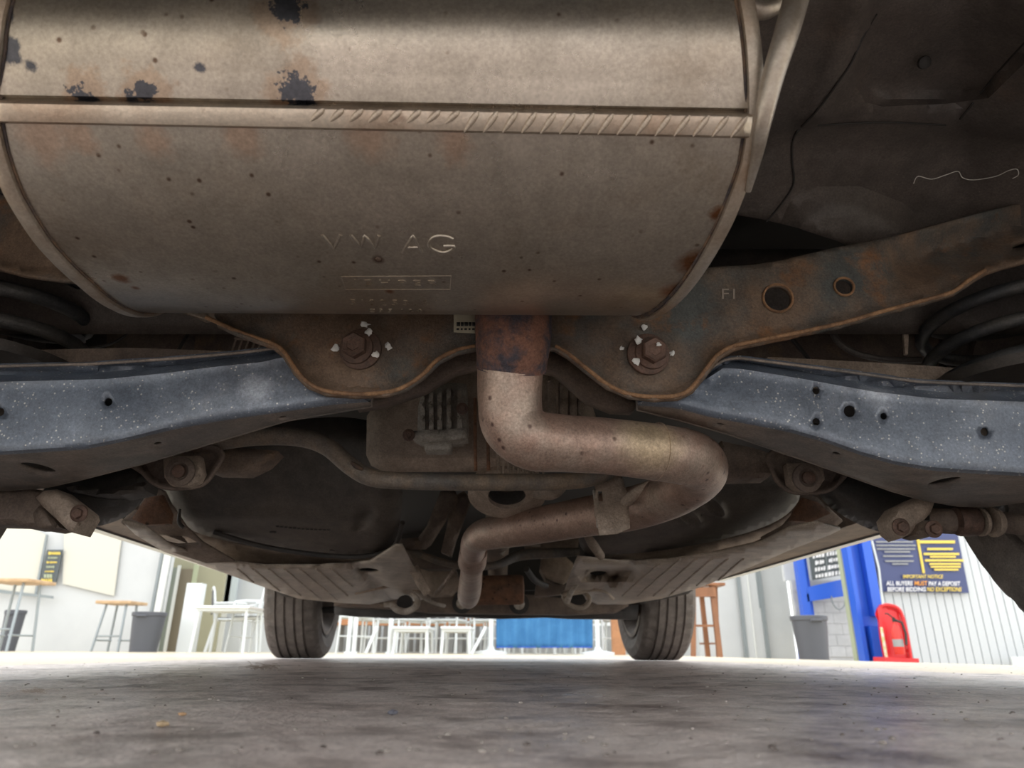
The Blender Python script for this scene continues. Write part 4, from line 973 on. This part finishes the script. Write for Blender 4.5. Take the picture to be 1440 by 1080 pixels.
M['olive'] = mat('olive_post', (.38, .42, .28), rough=.6)
M['red'] = mat('red_plastic', (.62, .02, .025), rough=.35)
M['redext'] = mat('red_cylinder', (.60, .03, .02), rough=.25)
M['signblue'] = mat('sign_navy', (.045, .06, .16), rough=.4)
M['signgrey'] = mat('sign_dark_grey', (.07, .085, .09), rough=.5)
M['ink_w'] = mat('ink_white', (.75, .76, .78), rough=.6)
M['ink_y'] = mat('ink_yellow', (.72, .55, .10), rough=.6)
M['ink_o'] = mat('ink_orange', (.75, .32, .05), rough=.6)

def base(x, Y): # world x of a pixel column at ground level
    p = PY(x, 918, Y); return p.x
def GZ(x, Y): return ground_z(x, Y)
def pxz(x, y, Y): return PY(x, y, Y)
# ---- left building, back wall planes (vertical; their real width is read at the floor line)
def vwall(name, xa, xb, Y, z1, m, kind='structure', th=.08, z0=None, parent=None, Yb=None):
    Yb = Yb or Y
    a = PY(xa, 920, Y); b = PY(xb, 920, Yb); z0_ = -.25 if z0 is None else z0
    V = [(a.x, Y, z0_), (b.x, Yb, z0_), (b.x, Yb, z1), (a.x, Y, z1)]; V += [(v[0], v[1] + th, v[2]) for v in V]
    F = [(0, 1, 2, 3), (7, 6, 5, 4), (0, 4, 5, 1), (1, 5, 6, 2), (2, 6, 7, 3), (3, 7, 4, 0)]
    o = mesh_obj(name, V, F, m, parent, smooth=0)
    if kind and not parent: o['kind'] = kind
    return o
def wpt(x, y, Y): return PY(x, y, Y)
def quad(name, pts, Y, m, parent=None, loc=None, th=.02, kind=None):
    P = [PY(x, y, Y) for x, y in pts]; n = len(P)
    V = P + [p + Vector((0, th, 0)) for p in P]
    F = [tuple(reversed(range(n))), tuple(range(n, 2 * n))] + [(i, (i + 1) % n, (i + 1) % n + n, i + n) for i in range(n)]
    o = mesh_obj(name, V, F, m, parent, loc, smooth=0)
    if kind: o['kind'] = kind
    return o
def VP(x0, yb):      # how a vertical edge through the pixel leans: x at another row
    def f(y): 
        Y = 10; p = PY(x0, yb, Y); q = PY(x0, y, Y); r = ray(x0, y)
        # find x such that the ray meets the same world x on the plane
        x = x0
        for _ in range(6): x += (p.x - PY(x, y, Y).x) / mpp(x, y, Y)
        return x
    return f
def vrect(name, x0, x1, yt, yb, Y, m, parent=None, loc=None, th=.03, kind=None):
    """upright rectangle: x0, x1 read at row yb; its sides stay vertical in the world"""
    a = PY(x0, yb, Y); b = PY(x1, yb, Y); xm = (x0 + x1) / 2
    zt = PY(VP(xm, yb)(yt), yt, Y).z
    V = [(a.x, Y, a.z), (b.x, Y, b.z), (b.x, Y, zt), (a.x, Y, zt)]; V += [(v[0], Y + th, v[2]) for v in V]
    F = [(0, 1, 2, 3), (7, 6, 5, 4), (0, 4, 5, 1), (1, 5, 6, 2), (2, 6, 7, 3), (3, 7, 4, 0)]
    o = mesh_obj(name, V, F, m, parent, loc, smooth=0)
    if kind: o['kind'] = kind
    return o
wl = vwall('wall_left', -420, 218, 10.6, 3.4, M['wallwhite'])
vwall('wall_back', 285, 1120, 13.0, 3.4, M['wallcool'])
wr = vwall('wall_right', 1180, 2050, 10.2, 3.4, M['wallcool'], Yb=10.2)
vwall('wall_front_right', 985, 1118, 11.0, 3.4, M['wallwhite'])
# cladding boards on the walls
for i in range(46):
    x = PY(1240, 925, 10.2).x + i * .12
    box('cladding_board', (x, 10.19, 1.5), (.108, .02, 3.6), M['wallcool'], wr)
# panels on the left wall
q = quad('wall_panel', [(88, 821), (160, 838), (172, 745), (172, 700), (92, 700)], 10.55, M['wallcream'], wl)
quad('wall_panel', [(-60, 690), (64, 752), (50, 836), (-60, 820)], 10.55, M['wallcream'], wl)
quad('ledge', [(-60, 822), (74, 838), (74, 842), (-60, 827)], 10.45, M['greyfr'], wl)
quad('panel_gap', [(64, 752), (67, 752), (51, 837), (48, 836)], 10.5, M['greyfr'], wl)
po = thing('notice_poster', PY(70, 797, 10.4), 'small black poster with gold lettering on the left white wall', 'poster')
quad('poster_board', [(66, 773), (88, 773), (78, 822), (55, 820)], 10.50, M['signgrey'], po)
def marks(name, x, y, w_, h_, n, Y, m, parent, slope=0.0, seed=0):
    rr = random.Random(seed); x0 = x - w_ / 2; st_ = w_ / n
    for i in range(n):
        a = x0 + i * st_; ww = st_ * rr.uniform(.55, .85); yy = y + slope * (a - x); hh = h_ * rr.uniform(.75, 1.1)
        quad(name, [(a, yy - hh / 2), (a + ww, yy - hh / 2 + slope * ww), (a + ww, yy + hh / 2 + slope * ww), (a, yy + hh / 2)], Y, m, parent, th=.006)
for k, (w_, h_, n_, m_) in enumerate(((17, 4, 6, 'ink_y'), (14, 2.4, 5, 'olive'), (15, 2.4, 6, 'ink_y'), (12, 3, 4, 'olive'), (13, 2, 5, 'ink_y'), (12, 5, 3, 'olive'), (16, 5, 5, 'ink_y'))):
    marks('print_mark', 76.5 - k * 1.75, 778 + k * 6.4, w_, h_, n_, 10.49, M[m_], po, 0, k)
# door bay on the left building
vwall('wall_bay', 214, 300, 12.0, 3.4, M['khaki'])
vrect('trim_1', 205, 214, 700, 921, 10.5, M['frame'], kind='structure')
vrect('trim_2', 199, 203, 700, 921, 10.5, M['greyfr'], kind='structure')
dr = thing('door_1', PY(225, 921, 11.8), 'white framed glass door standing in the khaki bay', 'door')
vrect('door_frame', 216, 220, 795, 921, 11.8, M['frame'], dr); vrect('door_frame', 228, 232, 795, 921, 11.8, M['frame'], dr)
vrect('pane', 220, 228, 798, 921, 11.85, M['glass'], dr); vrect('head', 216, 232, 793, 799, 11.79, M['frame'], dr)
vrect('leaf', 233, 250, 800, 921, 11.9, mat('brown_leaf', (.20, .17, .12), rough=.6), dr)
dr['kind'] = 'structure'
vrect('trim_3', 252, 258, 780, 921, 11.5, M['olive'], kind='structure')
pp = vrect('white_post', 246, 268, 820, 921, 9.6, M['white'], loc=PY(255, 921, 9.6), th=.15); tag(pp, 'plain white square post beside the khaki door bay', 'post')
vrect('window_1', 292, 299, 800, 870, 12.9, M['greyfr'], kind='structure')
vrect('trim_4', 303, 310, 780, 921, 12.9, M['frame'], kind='structure')
vrect('window_2', 312, 330, 805, 850, 12.9, mat('pale_window', (.55, .62, .66), rough=.2), kind='structure')

# ---- bar stools / high tables on the left
def hightable(xc, ytop, ybase, wpx, Y, lab, topm='woodtop', group=None, cat='table', spread=.8):
    c = PY(xc, ybase, Y); s = mpp(xc, ybase, Y); zt = PY(VP(xc, ybase)(ytop), ytop, Y).z; W = wpx * s
    t = thing('high_table', (c.x, Y, 0), lab, cat, group)
    V, F = box_mesh((c.x, Y, zt - .02), (W, W, .04)); mesh_obj('table_top', V, F, M[topm], t, smooth=0, bevel=.01)
    for i in (-1, 1):
        for j in (-1, 1):
            tube('leg', [(c.x + i * W * .28, Y + j * W * .28, zt - .03), (c.x + i * W * .42 * spread * 1.1, Y + j * W * .42, .0)], .016, M['legm'], t, n=8)
        tube('stretcher', [(c.x + i * W * .38 * spread, Y - W * .38, .22 * zt), (c.x + i * W * .38 * spread, Y + W * .38, .22 * zt)], .011, M['legm'], t, n=8)
    tube('stretcher', [(c.x - W * .38 * spread, Y - W * .38, .3 * zt), (c.x + W * .38 * spread, Y - W * .38, .3 * zt)], .011, M['legm'], t, n=8)
    return t
hightable(2, 816, 921, 66, 8.6, 'tall pale wood topped table with metal legs at the left edge', group='tall tables by the white wall')
hightable(157, 846, 922, 50, 9.6, 'tall pale wood topped table with metal legs beside the round lidded bin', group='tall tables by the white wall')
def wbin(x0, x1, yt, yb, Y, lab, mt='bin', taper=.82):
    a = PY(x0, yb, Y); b = PY(x1, yb, Y); xc = (a.x + b.x) / 2; R = (b.x - a.x) / 2; zt = PY(VP((x0 + x1) / 2, yb)(yt), yt, Y).z
    t = thing('waste_bin', (xc, Y, ground_z(xc, Y)), lab, 'bin', 'waste bins in the yard'); z0 = ground_z(xc, Y)
    lathe('bin_body', [(z0, R * taper), (z0 + .02, R * taper), (zt - .03, R), (zt - .03, R * .95), (zt - .04, .01)], (xc, Y, 0), (0, 0, 1), M[mt], t, n=28)
    lathe('bin_rim', [(zt - .05, R * 1.01), (zt - .045, R * 1.06), (zt - .005, R * 1.06), (zt, R * 1.0), (zt - .01, R * .9), (zt - .05, R * .9)], (xc, Y, 0), (0, 0, 1), M[mt], t, n=28, closed=True)
    tube('handle', [(xc - R * .3, Y - R * 1.02, zt - .06), (xc - R * .28, Y - R * 1.12, zt - .05), (xc + R * .28, Y - R * 1.12, zt - .05), (xc + R * .3, Y - R * 1.02, zt - .06)], .012, M['bin'], t, n=8)
    return t
wbin(178, 222, 861, 922, 9.2, 'dark blue-grey round bin with rim, right of the second tall table')
wbin(-6, 20, 858, 922, 9.6, 'dark bin half hidden under the tall table at the left edge')
wbin(1122, 1170, 866, 933, 7.6, 'mid-grey round bin in front of the grey block wall')

# ---- chairs and tables
def chair_proto():
    t = thing('cafe_chair', (0, 0, 0), 'aluminium cafe chair', 'chair')
    B = lambda n_, c, s, m: (lambda VF: mesh_obj(n_, VF[0], VF[1], m, t, smooth=0))(box_mesh(c, s))
    tube('leg', [(-.24, -.22, 0), (-.21, -.19, .44), (-.22, -.18, .64)], .014, M['white'], t, n=8)
    tube('leg', [(.24, -.22, 0), (.21, -.19, .44), (.22, -.18, .64)], .014, M['white'], t, n=8)
    tube('leg', [(-.22, .26, 0), (-.19, .18, .44)], .014, M['white'], t, n=8)
    tube('leg', [(.22, .26, 0), (.19, .18, .44)], .014, M['white'], t, n=8)
    tube('back_frame', [(-.20, .19, .42), (-.21, .26, .80), (-.14, .28, .86), (.14, .28, .86), (.21, .26, .80), (.20, .19, .42)], .013, M['white'], t, n=8)
    tube('armrest', [(-.22, -.18, .64), (-.23, .0, .65), (-.21, .24, .64)], .015, M['white'], t, n=8)
    tube('armrest', [(.22, -.18, .64), (.23, .0, .65), (.21, .24, .64)], .015, M['white'], t, n=8)
    tube('seat_frame', [(-.21, -.20, .43), (.21, -.20, .43), (.20, .19, .43), (-.20, .19, .43), (-.21, -.20, .43)], .013, M['white'], t, n=8)
    B('seat', (0, 0, .445), (.40, .38, .02), M['wicker'])
    V = [(-.18, .24, .5), (.18, .24, .5), (.17, .275, .82), (-.17, .275, .82)]; V += [(v[0], v[1] + .012, v[2]) for v in V]
    mesh_obj('backrest', V, [(0, 1, 2, 3), (7, 6, 5, 4), (0, 4, 5, 1), (1, 5, 6, 2), (2, 6, 7, 3), (3, 7, 4, 0)], M['wicker'], t, smooth=0)
    tube('stretcher', [(-.22, -.2, .2), (.22, -.2, .2)], .009, M['white'], t, n=6)
    return t
ch0 = chair_proto(); used = [0]
def chair(xpx, Y, rz, lab, grp):
    o = ch0 if not used[0] else copy_tree(ch0); used[0] = 1
    o.location = (PY(xpx, 919, Y).x, Y, 0); o.rotation_euler = (0, 0, rz); o['label'] = lab; o['group'] = grp
    for c in o.children:
        if 'label' in c: del c['label']
    return o
gL = 'aluminium cafe chairs round the left glass table'; gC = 'aluminium cafe chairs in the row beyond the front wheels'
chair(316, 10.4, 2.0, 'aluminium cafe chair with dark wicker seat, leftmost at the glass topped table', gL)
chair(352, 9.9, -1.9, 'aluminium cafe chair beside the left front tyre, right of the glass topped table', gL)
chair(366, 10.9, -1.5, 'aluminium cafe chair farther back, half behind the left front tyre', gL)
names = ['in the row, nearest the left front tyre', 'in the row, second from the left tyre', 'in the row, third from the left tyre', 'in the row, fourth from the left tyre', 'in the row, fifth from the left tyre',
         'in the row, sixth from the left tyre', 'last but one before the blue cloth', 'in the row, next to the blue cloth']
for i, (x, Y, rz) in enumerate([(492, 9.4, .5), (521, 10.1, 2.8), (546, 10.9, .2), (574, 10.1, 3.5), (600, 10.9, -.3), (628, 10.1, 2.9), (654, 10.9, .4), (684, 10.1, 3.3)]):
    chair(x, Y, rz, 'aluminium cafe chair ' + names[i], gC)
for i, (x, rz) in enumerate([(706, .2), (735, 3.0), (765, -.4), (795, .3), (824, 3.3)]):
    chair(x, 10.4 + .75 * (i % 2), rz, 'aluminium cafe chair showing only legs below the blue cloth, ' + ('leftmost', 'second from left', 'middle one', 'second from right', 'rightmost')[i], 'aluminium cafe chairs behind the blue cloth')
chair(852, 9.8, .6, 'aluminium cafe chair right of the blue cloth, before the right front tyre', gC)
def cafe_table(x0, x1, ytop, Y, lab, topm, grp='cafe tables of the yard'):
    a = PY(x0, 919, Y).x; b = PY(x1, 919, Y).x; xm = (x0 + x1) / 2; zt = PY(VP(xm, 919)(ytop), ytop, Y).z; W = b - a; c = (a + b) / 2
    t = thing('cafe_table', (c, Y, 0), lab, 'table', grp)
    V, F = box_mesh((c, Y, zt - .015), (W, .7, .03)); mesh_obj('table_top', V, F, M[topm], t, smooth=0, bevel=.008)
    V, F = box_mesh((c, Y, zt - .045), (W * .92, .62, .03)); mesh_obj('apron', V, F, M['white'], t, smooth=0)
    for i in (-1, 1):
        for j in (-1, 1): tube('leg', [(c + i * W * .42, Y + j * .28, zt - .03), (c + i * W * .46, Y + j * .30, 0)], .02, M['white'], t, n=8)
    return t
cafe_table(278, 356, 854, 9.4, 'glass topped cafe table with white legs left of the left front tyre', 'metal')
cafe_table(556, 606, 882, 9.0, 'low white topped table in the row of chairs, the left one', 'white')
cafe_table(622, 664, 882, 9.0, 'low white topped table in the row of chairs, the right one', 'white')
# slanting white props in the row
for i, (xa, xb, lab) in enumerate(((530, 514, 'slanting white prop pole in front of the chairs, near the left tyre'), (683, 663, 'slanting white prop pole left of the blue cloth'))):
    a = PY(xa, 882, 8.8); b = PY(xb, 921, 8.6); b.z = 0
    tag(tube('prop_pole', [b, (a + b) / 2, a], .018, M['white'], loc=b, n=8), lab, 'pole', 'white prop poles')
for x, lab in ((489, 'thick white upright pole nearest the left front tyre'), (497, 'thin white upright pole, second from the left front tyre'), (547, 'white upright pole between the chairs'), (690, 'white upright pole with round foot left of the blue cloth'), (841, 'white upright pole with round foot right of the blue cloth')):
    c = PY(x, 920, 8.9); c.z = 0
    t = thing('parasol_pole', c, lab, 'pole', 'white upright poles')
    lathe('pole', [(0, .028), (2.1, .028)], c, (0, 0, 1), M['white'], t, n=12)
    lathe('foot', [(0, .20), (.03, .20), (.05, .05), (.09, .035)] if x > 680 else [(0, .05), (.02, .045)], c, (0, 0, 1), M['white'], t, n=20)
# orange timber benches and low fence behind the chairs
for i, (x0, x1, lab) in enumerate(((474, 560, 'orange timber bench behind the chairs, nearest the left front tyre'), (566, 640, 'orange timber bench behind the chairs, in the middle'), (644, 694, 'orange timber bench behind the chairs, left of the blue cloth'))):
    Y = 12.2; a = PY(x0, 919, Y).x; b = PY(x1, 919, Y).x
    t = thing('timber_bench', ((a + b) / 2, Y, 0), lab, 'bench', 'orange timber benches')
    for z in (.50, .62, .74): 
        V, F = box_mesh(((a + b) / 2, Y, z), (b - a, .04, .10)); mesh_obj('board', V, F, M['orange'], t, smooth=0)
    V, F = box_mesh(((a + b) / 2, Y - .2, .44), (b - a, .34, .04)); mesh_obj('seat', V, F, M['orange'], t, smooth=0)
    for xx in (a + .05, b - .05):
        V, F = box_mesh((xx, Y - .1, .22), (.06, .3, .42)); mesh_obj('leg', V, F, M['grey'], t, smooth=0)
# low grey panelled screen behind everything
Y = 12.6; a = PY(470, 919, Y).x; b = PY(900, 919, Y).x
t = thing('low_screen', ((a + b) / 2, Y, 0), 'low grey-white slatted screen running behind the chairs', 'screen')
n = 46
sl = None
for i in range(n):
    x = a + (b - a) * (i + .5) / n
    if sl is None:
        V, F = box_mesh((x, Y, .24), ((b - a) / n * .62, .03, .44)); sl = mesh_obj('slat', V, F, M['grey'], t, smooth=0); x00 = x
    else:
        o = sl.copy(); COL.objects.link(o); o.location = (x - x00, 0, 0)
V, F = box_mesh(((a + b) / 2, Y, .48), (b - a, .05, .05)); mesh_obj('rail', V, F, M['white'], t, smooth=0)
# blue cloth hung over a rail
Y = 9.0
t = thing('cloth_banner', PY(765, 911, Y), 'blue cloth banner hanging on a rail between two white poles', 'banner')
V = []; nxx, nz = 60, 8
for j in range(nz + 1):
    for i in range(nxx + 1):
        p = PY(698 + (833 - 698) * i / nxx, 911 + (850 - 911) * j / nz, Y)
        V.append(p + Vector((0, .018 * math.sin(i * .9) + .012 * math.sin(i * .37 + 1), 0)))
F = [(j * (nxx + 1) + i, j * (nxx + 1) + i + 1, (j + 1) * (nxx + 1) + i + 1, (j + 1) * (nxx + 1) + i) for j in range(nz) for i in range(nxx)]
mesh_obj('cloth', V, F, M['blue2'], t, thick=.004)
tube('rail', [PY(694, 850, Y), PY(837, 850, Y)], .02, M['white'], t, n=8)
tube('hem', [PY(698 + 135 * i / 20, 910, Y - .01) for i in range(21)], .006, M['blue'], t, n=6)
# brown timber post and panel by the right front tyre
t = vrect('timber_post', 862, 880, 840, 921, 9.3, M['orange'], loc=PY(870, 921, 9.3), th=.1); tag(t, 'orange-brown timber post just left of the right front tyre', 'post')

# ---- tall wooden stool
Y = 8.4; t = thing('bar_stool', PY(998, 925, Y), 'tall varnished brown wooden bar stool right of the right front tyre', 'stool')
def stick(n_, p, q, w_, m='wood'):
    a = PY(p[0], p[1], Y + p[2]); b = PY(q[0], q[1], Y + q[2]); d = (b - a); L = d.length; d.normalize(); e = Vector((0, 1, 0)); e = (e - d * e.dot(d)).normalized(); g = d.cross(e)
    V, F = box_mesh((a + b) / 2, (L, w_, w_), ax=(d, e, g)); mesh_obj(n_, V, F, M[m], t, smooth=0)
V, F = box_mesh(PY(995, 823, Y), (.33, .33, .035)); mesh_obj('seat', V, F, M['wood'], t, smooth=0, bevel=.01)
stick('leg', (1001, 824, -.1), (1013, 929, -.14), .055); stick('leg', (985, 824, .1), (996, 926, .12), .05); stick('leg', (975, 824, -.1), (975, 929, -.14), .05); stick('leg', (1006, 824, .1), (1010, 926, .14), .04)
stick('apron', (972, 833, -.12), (1005, 833, -.12), .10); stick('stretcher', (972, 880, -.13), (1008, 880, -.13), .025); stick('stretcher', (984, 905, .12), (1010, 905, .12), .02)

# ---- door with grey frame, right of the stool
d2 = thing('door_2', PY(1060, 930, 10.9), 'white door between dark grey uprights right of the wooden stool', 'door'); d2['kind'] = 'structure'
vrect('upright', 1049, 1054, 780, 931, 10.9, M['greyfr'], d2); vrect('upright', 1080, 1085, 770, 931, 10.88, M['greyfr'], d2); vrect('leaf', 1054, 1080, 770, 931, 10.93, M['wallwhite'], d2)
vrect('pane', 1069, 1076, 760, 855, 10.90, M['greyfr'], d2); vrect('jamb', 1064, 1066, 770, 931, 10.91, M['frame'], d2)
# ---- blue framed bay
by = 9.6
wb = vwall('wall_bay_right', 1126, 1212, 9.9, .98, M['baygrey'])
for j in range(7):
    for i in range(5):
        c = (PY(1126, 930, 9.9).x + .12 + i * .2 + (.1 if j % 2 else 0), 9.895, .06 + j * .14)
        if c[0] < PY(1206, 930, 9.9).x: box('block', c, (.196, .02, .136), M['baygrey'], wb)
vwall('wall_bay_upper', 1118, 1220, 10.0, 3.4, M['wallwhite'], z0=.98)
bf = thing('blue_frame', PY(1130, 933, by), 'blue painted steel bay frame around the dark lettered board', 'frame')
vrect('post', 1131, 1142, 740, 868, by, M['blue'], bf, th=.12); quad('beam', [(1133, 826), (1187, 814), (1190, 838), (1136, 846)], by, M['blue'], bf, th=.1)
vrect('inner_post', 1142, 1146, 740, 868, by + .1, M['blue'], bf, th=.08)
vrect('post_foot', 1126, 1131, 866, 933, by + .1, M['blue'], bf, th=.06)
sb = thing('sign_board', PY(1160, 790, 9.55), 'dark grey board with rows of white lettering above the blue beam', 'sign')
quad('board', [(1134, 752), (1182, 748), (1186, 808), (1143, 816)], 9.58, M['signgrey'], sb)
for k, (wl_, wr_) in enumerate(((9, 10), (17, 16), (13, 13), (16, 18), (17, 19))):
    y = 770 + k * 9.3
    marks('print_mark', 1150.5 + k * 1.3, y + 2, wl_, 5.6, 4, 9.565, M['ink_w'], sb, -.16, k); marks('print_mark', 1169.5 + k * 1.3, y - 1.2, wr_, 5.6, 4, 9.565, M['ink_w'], sb, -.16, 20 + k)
quad('board_joint', [(1158, 752), (1159, 752), (1165, 812), (1164, 812)], 9.565, M['greyfr'], sb, th=.006)
q = catmull([(1169, 838), (1172, 850), (1180, 857), (1187, 852), (1188, 842)], 5)
tag(tube('hanging_cable', [PY(x, y, 9.59) for x, y in q], .008, M['greyfr'], loc=PY(1180, 850, 9.59), n=6), 'thin cable loop hanging below the blue beam', 'cable')
op = vrect('olive_post', 1207, 1214, 700, 934, 9.2, M['olive'], loc=PY(1210, 934, 9.2), th=.1); tag(op, 'slim olive-green upright post beside the blue column', 'post')
bp_ = thing('blue_column', PY(1230, 934, 9.0), 'thick blue steel column between the olive post and red stand', 'column')
vrect('flange', 1216, 1246, 700, 934, 9.05, M['blue'], bp_, th=.04); vrect('web', 1218, 1224, 700, 934, 8.9, M['blue'], bp_, th=.16)
vrect('side_plate', 1211, 1216, 700, 934, 9.1, M['greyfr'], bp_, th=.06); vrect('rail_box', 1232, 1247, 880, 934, 8.88, M['blue'], bp_, th=.16); vrect('rail_box', 1230, 1243, 700, 866, 8.92, M['blue'], bp_, th=.12)
# ---- big blue and gold notice
ns = thing('notice_board', PY(1295, 790, 10.1), 'large navy notice with white and yellow lettering about deposits', 'sign')
quad('board', [(1222, 744), (1345, 742), (1363, 834), (1239, 832)], 10.12, M['signblue'], ns)
quad('centre_strip', [(1287, 745), (1290, 745), (1301, 806), (1298, 806)], 10.10, M['ink_y'], ns)
def nt(t_, x, y, h, w_, m, bold=.02): wall_text('notice_text', t_, x, y, h, 10.09, M[m], ns, width=w_, ex=.008, bold=bold)
nt('IMPORTANT NOTICE', 1298, 811, 5, 56, 'ink_y'); nt('ALL BUYERS', 1265, 820.5, 6, 37, 'ink_w'); nt('MUST', 1295, 820.5, 6, 18, 'ink_o'); nt('PAY A DEPOSIT', 1328, 821, 6, 44, 'ink_w')
nt('BEFORE BIDDING', 1275, 829, 6, 54, 'ink_w'); nt('NO EXCEPTIONS', 1328, 829, 6, 48, 'ink_y')
for (x, y, w_) in ((1258, 762, 52), (1260, 767, 56), (1260, 772, 54), (1262, 776, 36), (1263, 782, 42), (1265, 789, 40), (1266, 793, 22)):
    quad('text_line', [(x - w_ / 2, y - 1), (x + w_ / 2, y - 1), (x + w_ / 2, y + 1), (x - w_ / 2, y + 1)], 10.09, M['grey'], ns, th=.005)
for (x, y, w_, h_) in ((1318, 762, 50, 4), (1322, 772, 36, 3), (1324, 779, 50, 3), (1326, 783, 36, 2.5), (1328, 788, 54, 3), (1329, 793, 44, 2.5), (1330, 797, 42, 2.5), (1331, 801, 34, 2.5)):
    quad('text_line', [(x - w_ / 2, y - h_ / 2), (x + w_ / 2, y - h_ / 2), (x + w_ / 2, y + h_ / 2), (x - w_ / 2, y + h_ / 2)], 10.09, M['ink_y'], ns, th=.005)
# ---- red extinguisher stand
Y = 8.6; es = thing('extinguisher_stand', PY(1265, 935, Y), 'red plastic fire extinguisher stand beside the blue column', 'stand')
o_ = [(1236, 856), (1240, 850), (1256, 851), (1266, 856), (1274, 880), (1282, 928), (1246, 928), (1240, 895)]
panel('back_panel', o_, lambda x, y: Y, M['red'], es, step=8, thick=.06)
quad('foot', [(1245, 924), (1292, 926), (1293, 934), (1245, 934)], Y - .15, M['red'], es, th=.28)
tube_px('side_rail', [(1240, 852, Y - .03, 4), (1250, 851, Y - .03, 5), (1265, 858, Y - .03, 5), (1274, 885, Y - .03, 5), (1281, 926, Y - .03, 5)], M['red'], es, n=8)
quad('label_strip', [(1238, 882), (1241, 882), (1249, 925), (1245, 925)], Y - .05, mat('sticker_mix', (.55, .6, .25), (.75, .75, .7), 20, rough=.5), es, th=.01)
ex = thing('fire_extinguisher', PY(1265, 922, Y - .15), 'red fire extinguisher with black hose on the red stand', 'extinguisher')
b0 = PY(1266, 920, Y - .15); Rr = .055
lathe('cylinder', [(0, .05), (.01, Rr), (.26, Rr), (.31, .03), (.33, .018), (.35, .018)], b0, (0, 0, 1), M['redext'], ex, n=24)
lathe('label_band', [(.08, Rr + .001), (.16, Rr + .001)], b0, (0, 0, 1), M['grey'], ex, n=24)
lathe('valve', [(.35, .02), (.39, .02), (.39, .012), (.40, .012)], b0, (0, 0, 1), M['dark'], ex, n=12)
tube('lever', [b0 + Vector((0, 0, .39)), b0 + Vector((-.06, 0, .44)), b0 + Vector((-.09, 0, .44))], .008, M['dark'], ex, n=8)
tube('hose', [b0 + Vector((0, -.02, .37)), b0 + Vector((.06, -.05, .34)), b0 + Vector((.075, -.06, .22)), b0 + Vector((.05, -.075, .1))], .014, M['dark'], ex, n=8)
tag(tube('grey_conduit', [PY(1226, 760, 10.1), PY(1236, 800, 10.1), PY(1240, 840, 10.1), PY(1246, 930, 10.1)], .015, M['white'], loc=PY(1240, 840, 10.1), n=8), 'pale thin conduit on the white wall beside the blue column', 'conduit')
vrect('baseboard_right', 1425, 1560, 924, 936, 9.9, M['white'], kind='structure')

# ------------------------------------------------------------------ small things lying on the floor
def pebble(c, r, seed):
    rnd = random.Random(seed); V = []; F = []
    bm = bmesh.new(); bmesh.ops.create_icosphere(bm, subdivisions=1, radius=1)
    for v in bm.verts: v.co *= rnd.uniform(.7, 1.1)
    V = [Vector((v.co.x * r * 1.2, v.co.y * r, v.co.z * r * .6)) + c for v in bm.verts]; F = [tuple(v.index for v in f.verts) for f in bm.faces]; bm.free(); return V, F
rnd = random.Random(3); parts = []
for i in range(900):
    Y = .28 + 2.6 * rnd.random() ** 1.6; x = (rnd.random() - .5) * (1.7 * Y + .3); r = rnd.choice([.0005, .0008, .0011, .0016])
    parts.append(pebble(Vector((x, Y, ground_z(x, Y) + r * .2)), r, i))
g = mesh_obj('floor_grit', *join(*parts), mat('grit', (.38, .34, .30), (.10, .08, .07), 30, rough=.8), smooth=0); tag(g, 'fine grit scattered over the worn concrete floor', 'grit', kind='stuff')
for k, (x, y, n_, r_, lab) in enumerate(((742 / 2, 941, 60, .012, 'small tuft of grey fluff on the floor before the left front tyre'), (45, 974, 60, .0045, 'pale scraped lump of fluff on the floor near the left edge'))):
    Y0 = YZ(x, y, .004); c = PY(x, y, Y0); rr = random.Random(k); parts = []
    for i in range(n_):
        a = Vector((rr.gauss(0, r_), rr.gauss(0, r_ * .6), abs(rr.gauss(0, r_ * .22)))); d = Vector((rr.gauss(0, r_), rr.gauss(0, r_), rr.gauss(0, r_ * .2)))
        p = [c + a, c + a + d * .5 + Vector((0, 0, r_ * .25)), c + a + d]; p = [Vector((v.x, v.y, max(v.z, .001))) for v in p]
        parts.append(tube_mesh(p, r_ * .035, 4))
    o = mesh_obj('fluff', *join(*parts), mat('fluff_%s' % 'grey', (.40, .34, .29), rough=.9), loc=c, smooth=0); tag(o, lab, 'fluff', kind='stuff')
for k, (x, y, r_, c_, lab) in enumerate(((257, 1004, .0018, (.45, .28, .15), 'tiny orange leaf crumb on the near floor'), (228, 1018, .0024, (.45, .33, .2), 'pale tan crumb on the near floor left of centre'), (552, 1002, .0022, (.12, .12, .14), 'dark crumb on the near floor'))):
    Y0 = YZ(x, y, .002); c = PY(x, y, Y0); V, F = pebble(c, r_ * 1.3, k + 90)
    tag(mesh_obj('crumb', V, F, mat('crumb_colour', c_, rough=.8), loc=c, smooth=0), lab, 'crumb')
